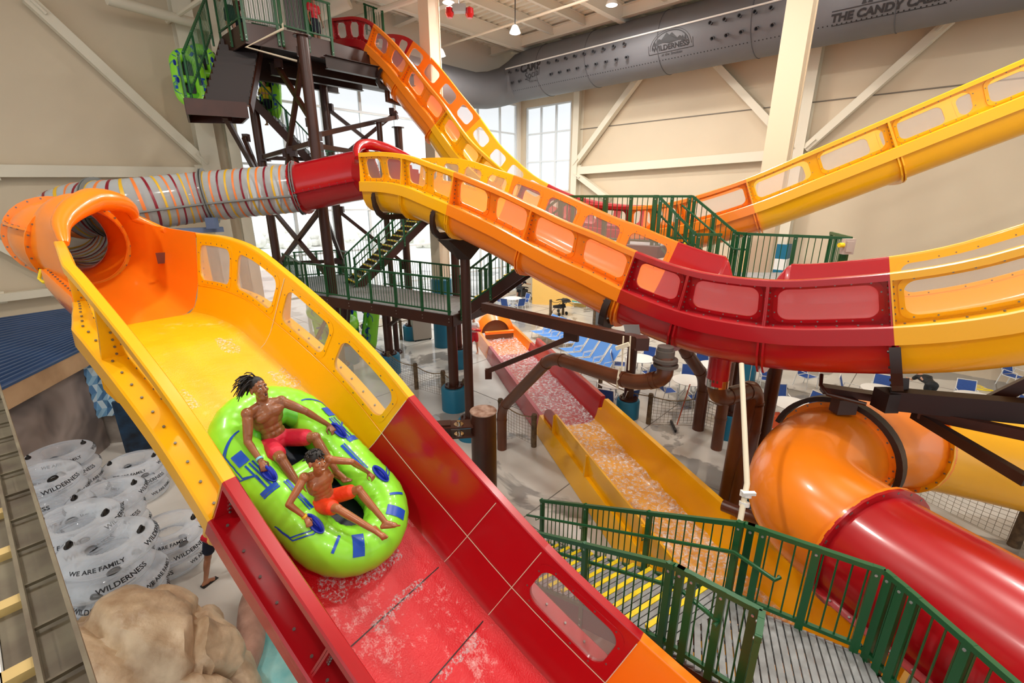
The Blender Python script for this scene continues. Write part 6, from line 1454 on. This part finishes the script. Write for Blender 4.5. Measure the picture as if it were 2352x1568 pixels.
# ================================================================ FURNITURE AND SMALL THINGS ON THE FLOOR
SLING = mat('blue_sling', (40, 82, 160), .6, var=.12, vscale=20); SLINGL = mat('light_blue_sling', (84, 142, 214), .6); FRM = mat('white_furniture_frame', (226, 228, 226), .4)
def chair0():
    t = thing('patio_chair', 'x', 'chair', (0, 0, 0), 'blue patio chairs')
    for sx in (-1, 1):
        mb = MB(); mb.tube([(sx*.27, .24, 0), (sx*.27, .22, .62), (sx*.27, -.2, .64), (sx*.27, -.3, .0)], .016, 6); put(mb, 'leg_frame', FRM, t)
    mb = MB(); mb.tube([(-.25, .22, .42), (-.25, -.2, .42), (-.24, -.36, .92), (.24, -.36, .92), (.25, -.2, .42), (.25, .22, .42), (-.25, .22, .42)], .016, 6); put(mb, 'seat_frame', FRM, t)
    mb = MB(); mb.loft([[(x, .21, .435), (x, 0, .415), (x, -.19, .43)] for x in (-.24, .24)], False, False); put(mb, 'seat', SLING, t)
    mb = MB(); mb.loft([[(x, -.205, .45), (x, -.28, .68), (x, -.35, .9)] for x in (-.23, .23)], False, False); put(mb, 'backrest', SLING, t)
    return t
CHAIR = chair0(); chused = [0]
def chair(px, py, face, label, z=.0, P=None):
    P = P or at(px, py, z=.45); o = CHAIR if not chused[0] else clone(CHAIR); chused[0] = 1
    o.location = (P.x, P.y, 0); o.rotation_euler = (0, 0, math.radians(face)); o['label'] = label
def table(px, py, label, r=.55, h=.74):
    P = at(px, py, z=h); t = thing('round_table', label, 'table', (P.x, P.y, 0), 'white round tables')
    mb = MB(); mb.lathe([(0, h-.03), (r-.02, h-.03), (r, h-.015), (r, h-.005), (r-.02, h), (0, h)], (P.x, P.y, 0), 36); put(mb, 'tabletop', mat('white_tabletop', (244, 244, 240), .4), t)
    for k in range(4):
        a = k*math.pi/2+.4; mb = MB(); mb.tube([(P.x+.1*math.cos(a), P.y+.1*math.sin(a), h-.03), (P.x+.14*math.cos(a), P.y+.14*math.sin(a), .35), (P.x+.42*math.cos(a), P.y+.42*math.sin(a), .0)], .018, 6); put(mb, 'leg', FRM, t)
    return P
for i, (px, py, lb, cs) in enumerate([
    (1471, 822, 'white round table next to the brown post on a blue base', [(35, 'blue chair tucked behind the table next to the brown post'), (165, 'blue chair facing away at the table next to the brown post'), (-75, 'blue chair at the end of the lounger row by that table')]),
    (1583, 872, 'white round table partly behind the bent floor pipe', [(20, 'blue chair behind the table by the bent floor pipe'), (178, 'blue chair turned away at the table by the bent floor pipe'), (-100, 'blue chair beside the table by the bent floor pipe, half behind the level pipe')]),
    (1410, 878, 'white round table half hidden by the level brown pipe', [(-80, 'blue chair with arms nearest the dark red runout wall'), (160, 'blue chair backed against the rope fence, next to the short log'), (205, 'blue chair backed against the rope fence, next to the brown post')]),
    (1640, 838, 'white round table just under the red slide, behind the steel banded pipe', [(0, 'blue chair just under the red slide hull')]),
    (1819, 926, 'white round table right above the dark saddle band', [(10, 'blue chair square behind the table above the saddle band'), (70, 'blue chair turned sideways at the table above the saddle band'), (-40, 'blue chair with sandals near it, beyond the table above the saddle band')]),
    (2024, 894, 'white round table behind the bent conduit', [(40, 'blue chair behind the conduit, under the red slide edge'), (-50, 'blue chair under the red to yellow joint'), (-120, 'blue chair side on, between the two right tables')]),
    (2245, 911, 'white round table under the yellow rise by the heavy beam', [(30, 'blue chair behind the table by the heavy beam'), (110, 'blue chair seen edge on at the table by the heavy beam')]),
    (1178, 684, 'small looking white table far off near the yellow box wall', [(60, 'blue chair far off, near side of the table by the yellow wall'), (150, 'blue chair far off, front of the table by the yellow wall'), (-60, 'blue chair far off, back of the table by the yellow wall'), (-150, 'blue chair far off, walkway side of the table by the yellow wall')])]):
    P = table(px, py, lb)
    for f, l in cs:
        a = math.radians(f); d = V((math.sin(a), math.cos(a), 0)); q = P+d*.78; chair(0, 0, 180-f, l, P=q)
for px, py, f, lb in ((1855, 862, 200, 'blue chair in the second row, above the pipe elbow'), (1765, 868, 160, 'blue chair near the stray sandals'), (2330, 862, 190, 'blue chair at the picture edge under the yellow rise'), (1085, 690, 90, 'dark blue chair far off behind the walkway railing')): chair(px, py, f, lb)
lg = thing('sun_lounger', 'x', 'sun lounger', (0, 0, 0), 'blue sling loungers')
for sx in (-1, 1):
    mb = MB(); mb.tube([(sx*.31, .5, .0), (sx*.31, .46, .34), (sx*.31, -.35, .3), (sx*.31, -.35, 0)], .017, 6); mb.tube([(sx*.32, .25, .34), (sx*.32, .2, .56), (sx*.32, -.3, .56), (sx*.31, -.42, .5)], .015, 6); put(mb, 'leg_frame', FRM, lg)
    mb = MB(); mb.tube([(sx*.3, .62, .38), (sx*.3, -.1, .3), (sx*.3, -.72, 1.1)], .016, 6); put(mb, 'side_rail', FRM, lg)
mb = MB(); mb.loft([[(x, .61, .39), (x, .3, .34), (x, -.1, .31)] for x in (-.29, .29)], False, False); put(mb, 'seat', SLINGL, lg)
mb = MB(); mb.loft([[(x, -.1, .315), (x, -.4, .68), (x, -.71, 1.09)] for x in (-.29, .29)], False, False); put(mb, 'backrest', SLINGL, lg)
la, lb_ = at(1318, 800, z=.35), at(1385, 838, z=.35); ll = ['first lounger of the blue row beside the runout slide, at the far end', 'second lounger of the blue row beside the runout slide', 'third lounger of the blue row beside the runout slide', 'last lounger of the blue row, nearest the white table']
for k in range(4):
    o = lg if k == 0 else clone(lg); p = la.lerp(lb_, k/3); o.location = (p.x, p.y, 0); o.rotation_euler = (0, 0, math.radians(118)); o['label'] = ll[k]
la, lb_ = at(1248, 760, z=.35), at(1305, 782, z=.35)
for k in range(4):
    o = clone(lg); p = la.lerp(lb_, k/3); o.location = (p.x, p.y, 0); o.rotation_euler = (0, 0, math.radians(118)); o['label'] = ['pale blue lounger farthest along by the brown arm', 'pale blue lounger under the brown arm, second of the far row', 'pale blue lounger under the brown arm, third of the far row', 'pale blue lounger of the far row next to the knee brace'][k]
WOOD = mat('weathered_log', (112, 92, 66), .8, rgb2=(78, 62, 44), vscale=8, bump=.4)
ROPE = mat('hemp_rope', (128, 108, 78), .9); NET = mat('grey_net', (150, 142, 124), .9)
def fence(name, label, posts, nets=(), r=.075, hs=1.0):
    """log posts (px of base) with sagging rope and knotted netting"""
    B = [at(x, y, z=0) for x, y in posts]; t = thing(name, label, 'rope fence', B[0])
    for b in B:
        mb = MB(); mb.tube([b, b+ZU*hs*.5, b+ZU*hs], [r*1.05, r, r*.95], 10); mb.tube([b+ZU*(hs-.1), b+ZU*(hs-.05)], r*1.15, 10); put(mb, 'log_post', WOOD, t, 50)
    for i in range(len(B)-1):
        mb = MB(); a, c = B[i]+ZU*(hs-.08), B[i+1]+ZU*(hs-.08); mb.tube([a.lerp(c, k/8)-ZU*(.14*math.sin(math.pi*k/8)) for k in range(9)], .017, 6); put(mb, 'rope', ROPE, t)
        if i in nets:
            mb = MB(); L = (c-a).length; n = max(3, int(L/.11)); m = 8
            for k in range(n+1):
                f = k/n; top = a.lerp(c, f)-ZU*(.14*math.sin(math.pi*f)); bot = B[i].lerp(B[i+1], f)+ZU*.04; mb.tube([top, bot], .005, 4, caps=False)
            for j in range(m):
                mb.tube([(a.lerp(c, k/8)-ZU*(.14*math.sin(math.pi*k/8))).lerp(B[i].lerp(B[i+1], k/8)+ZU*.04, (j+1)/m) for k in range(9)], .005, 4, caps=False)
            put(mb, 'net', NET, t)
fence('rope_fence', 'log and rope fence along the wet floor below the walkway', [(838, 818), (896, 862), (957, 893), (1020, 912), (1069, 934)], (1, 2, 3))
fence('rope_fence', 'log and net fence between blue base and dark red runout wall', [(1150, 985), (1226, 1025)], (0,))
fence('rope_fence', 'log and net fence between the brown posts and the tables', [(1376, 925), (1489, 972), (1604, 975), (1755, 1021)], (1, 2))
fence('rope_fence', 'log and dark net fence beyond the orange and yellow tube', [(1990, 1085), (2085, 1134), (2328, 1253), (2500, 1330)], (0, 1, 2), .1)
fence('rope_fence', 'far log and rope fence near the yellow box wall', [(1264, 726), (1293, 722), (1364, 750), (1401, 755)], ())
fence('rope_fence', 'far log fence in front of the parked green rafts', [(805, 800), (825, 790), (922, 780), (1000, 740)], ())
sq = thing('floor_squeegee', 'orange handled floor squeegee leaning by the bent pipe', 'squeegee', at(1552, 985, z=0))
mb = MB(); a, b = at(1555, 975, z=.06), at(1585, 882, z=1.25); mb.tube([a, b], .018, 8); put(mb, 'handle', mat('orange_handle', (190, 84, 50), .5), sq)
mb = MB(); mb.beam(at(1541, 966, z=.05), at(1552, 990, z=.05), .05, .08); put(mb, 'blade', BLACK, sq)
# far end: yellow box wall, cabinet, luggage, stroller, carts
mb = MB(); a, b = at(1222, 698, z=0), at(1345, 705, z=0); mb.loft([[a, b, b+V((.6, 2, 0)), a+V((.2, 2, 0))], [p+ZU*2.3 for p in (a, b, b+V((.6, 2, 0)), a+V((.2, 2, 0)))]]); solo(mb, 'partition', mat('warm_yellow_panel', (246, 200, 110), .6), 'warm yellow box wall standing far off at the end of the hall', 'partition', kind='structure')
def crate(px, py, w, d, h, m, name, label, cat, rz=0, legs=False):
    P = at(px, py, z=0); t = thing(name, label, cat, P); R_ = M4.Rotation(rz, 3, 'Z'); mb = MB(); mb.box(P+ZU*(h/2+.08), (w, d, h), rot=R_); put(mb, 'body', m, t)
    mb = MB(); mb.box(P+ZU*(h+.1), (w*1.06, d*1.06, .05), rot=R_); put(mb, 'lid', m, t)
    for sx in (-1, 1):
        for sy in (-1, 1):
            mb = MB(); mb.tube([P+R_ @ V((sx*w*.42, sy*d*.42-.03, .06)), P+R_ @ V((sx*w*.42, sy*d*.42+.03, .06))], .06, 10); put(mb, 'wheel', BLACK, t)
crate(967, 778, .9, .7, 1.1, mat('taupe_cabinet', (168, 158, 146), .6), 'storage_cabinet', 'grey beige cabinet behind the walkway posts', 'cabinet', .5)
crate(1383, 745, .9, .6, .75, mat('grey_crate', (110, 114, 116), .6), 'storage_cart', 'grey cart between two logs near the far chairs', 'cart', .6)
crate(1204, 694, .4, .3, .75, BLACK, 'suitcase', 'black suitcase standing beside the yellow box wall', 'suitcase', .3)
crate(1196, 686, .5, .35, .7, BLACK, 'suitcase', 'black bag behind the far white table', 'suitcase', .9)
def stroller(px, py, label, rz):
    P = at(px, py, z=0); t = thing('stroller', label, 'stroller', P); R_ = M4.Rotation(rz, 3, 'Z'); g = lambda x, y, z: P+R_ @ V((x, y, z))
    mb = MB(); mb.loft([[g(x, -.3, .45), g(x, .25, .4), g(x, .25, .55), g(x, -.2, .65)] for x in (-.28, .28)]); put(mb, 'seat', mat('stroller_fabric', (34, 36, 38), .8), t)
    mb = MB(); mb.loft([[g(x, -.35+.5*math.sin(a), .62+.4*math.cos(a)) for a in [-.9+.3*k for k in range(7)]] for x in (-.28, .28)], False, False); put(mb, 'hood', MATS['stroller_fabric'], t)
    mb = MB(); mb.tube([g(-.28, -.6, .98), g(.28, -.6, .98)], .02, 6); mb.tube([g(-.28, -.6, .98), g(-.28, .4, .1)], .015, 6); mb.tube([g(.28, -.6, .98), g(.28, .4, .1)], .015, 6); put(mb, 'push_frame', DARK, t)
    for x, y in ((-.28, -.35), (.28, -.35), (-.28, .4), (.28, .4)):
        mb = MB(); mb.tube([g(x-.02, y, .11), g(x+.02, y, .11)], .11, 14); put(mb, 'wheel', BLACK, t)
stroller(1284, 722, 'black stroller parked between two far logs', .6); stroller(1207, 690, 'black stroller beside the far white table', -.7)
o = clone(lg, at(1335, 705, z=0), math.radians(80), 'teal lounger far off beside the stroller', 'far lounger')
tl = mat('teal_sling', (24, 150, 160), .6)
for c in o.children:
    if c.name.startswith(('seat', 'backrest')): c.data = c.data.copy(); c.data.materials[0] = tl
# sandals, hose
for k, (px, py) in enumerate(((1782, 886), (1800, 890))):
    P = at(px, py, z=.0); mb = MB()
    for s in (-1, 1): mb.loft([[P+V((s*.07+.045*math.cos(a), .13*math.sin(a), z)) for a in [2*math.pi*j/12 for j in range(12)]] for z in (0, .03)]); mb.tube([P+V((s*.07-.04, .03, .03)), P+V((s*.07, .05, .07)), P+V((s*.07+.04, .03, .03))], .01, 5)
    solo(mb, 'sandals', mat('sandal_brown', (58, 44, 40), .7), ['pair of dark sandals left on the floor near the chairs', 'second pair of dark sandals beside a chair leg'][k], 'sandals')
mb = MB(); P = at(2240, 890, z=.02); mb.tube([P+V((.3*math.cos(a*1.9)*(1+.2*math.sin(a)), .35*math.sin(a*1.7), .02+.01*math.sin(a*3))) for a in [k*.25 for k in range(30)]], .014, 6); solo(mb, 'yellow_hose', NOSE, 'coiled yellow hose on the far floor under the yellow rise', 'hose')
mb = MB(); P = at(1772, 978, z=.0); mb.box(P+ZU*.2, (.5, .3, .4)); solo(mb, 'orange_crate', mat('orange_crate', (226, 92, 40), .6), 'orange crate behind the log by the saddle band', 'crate')
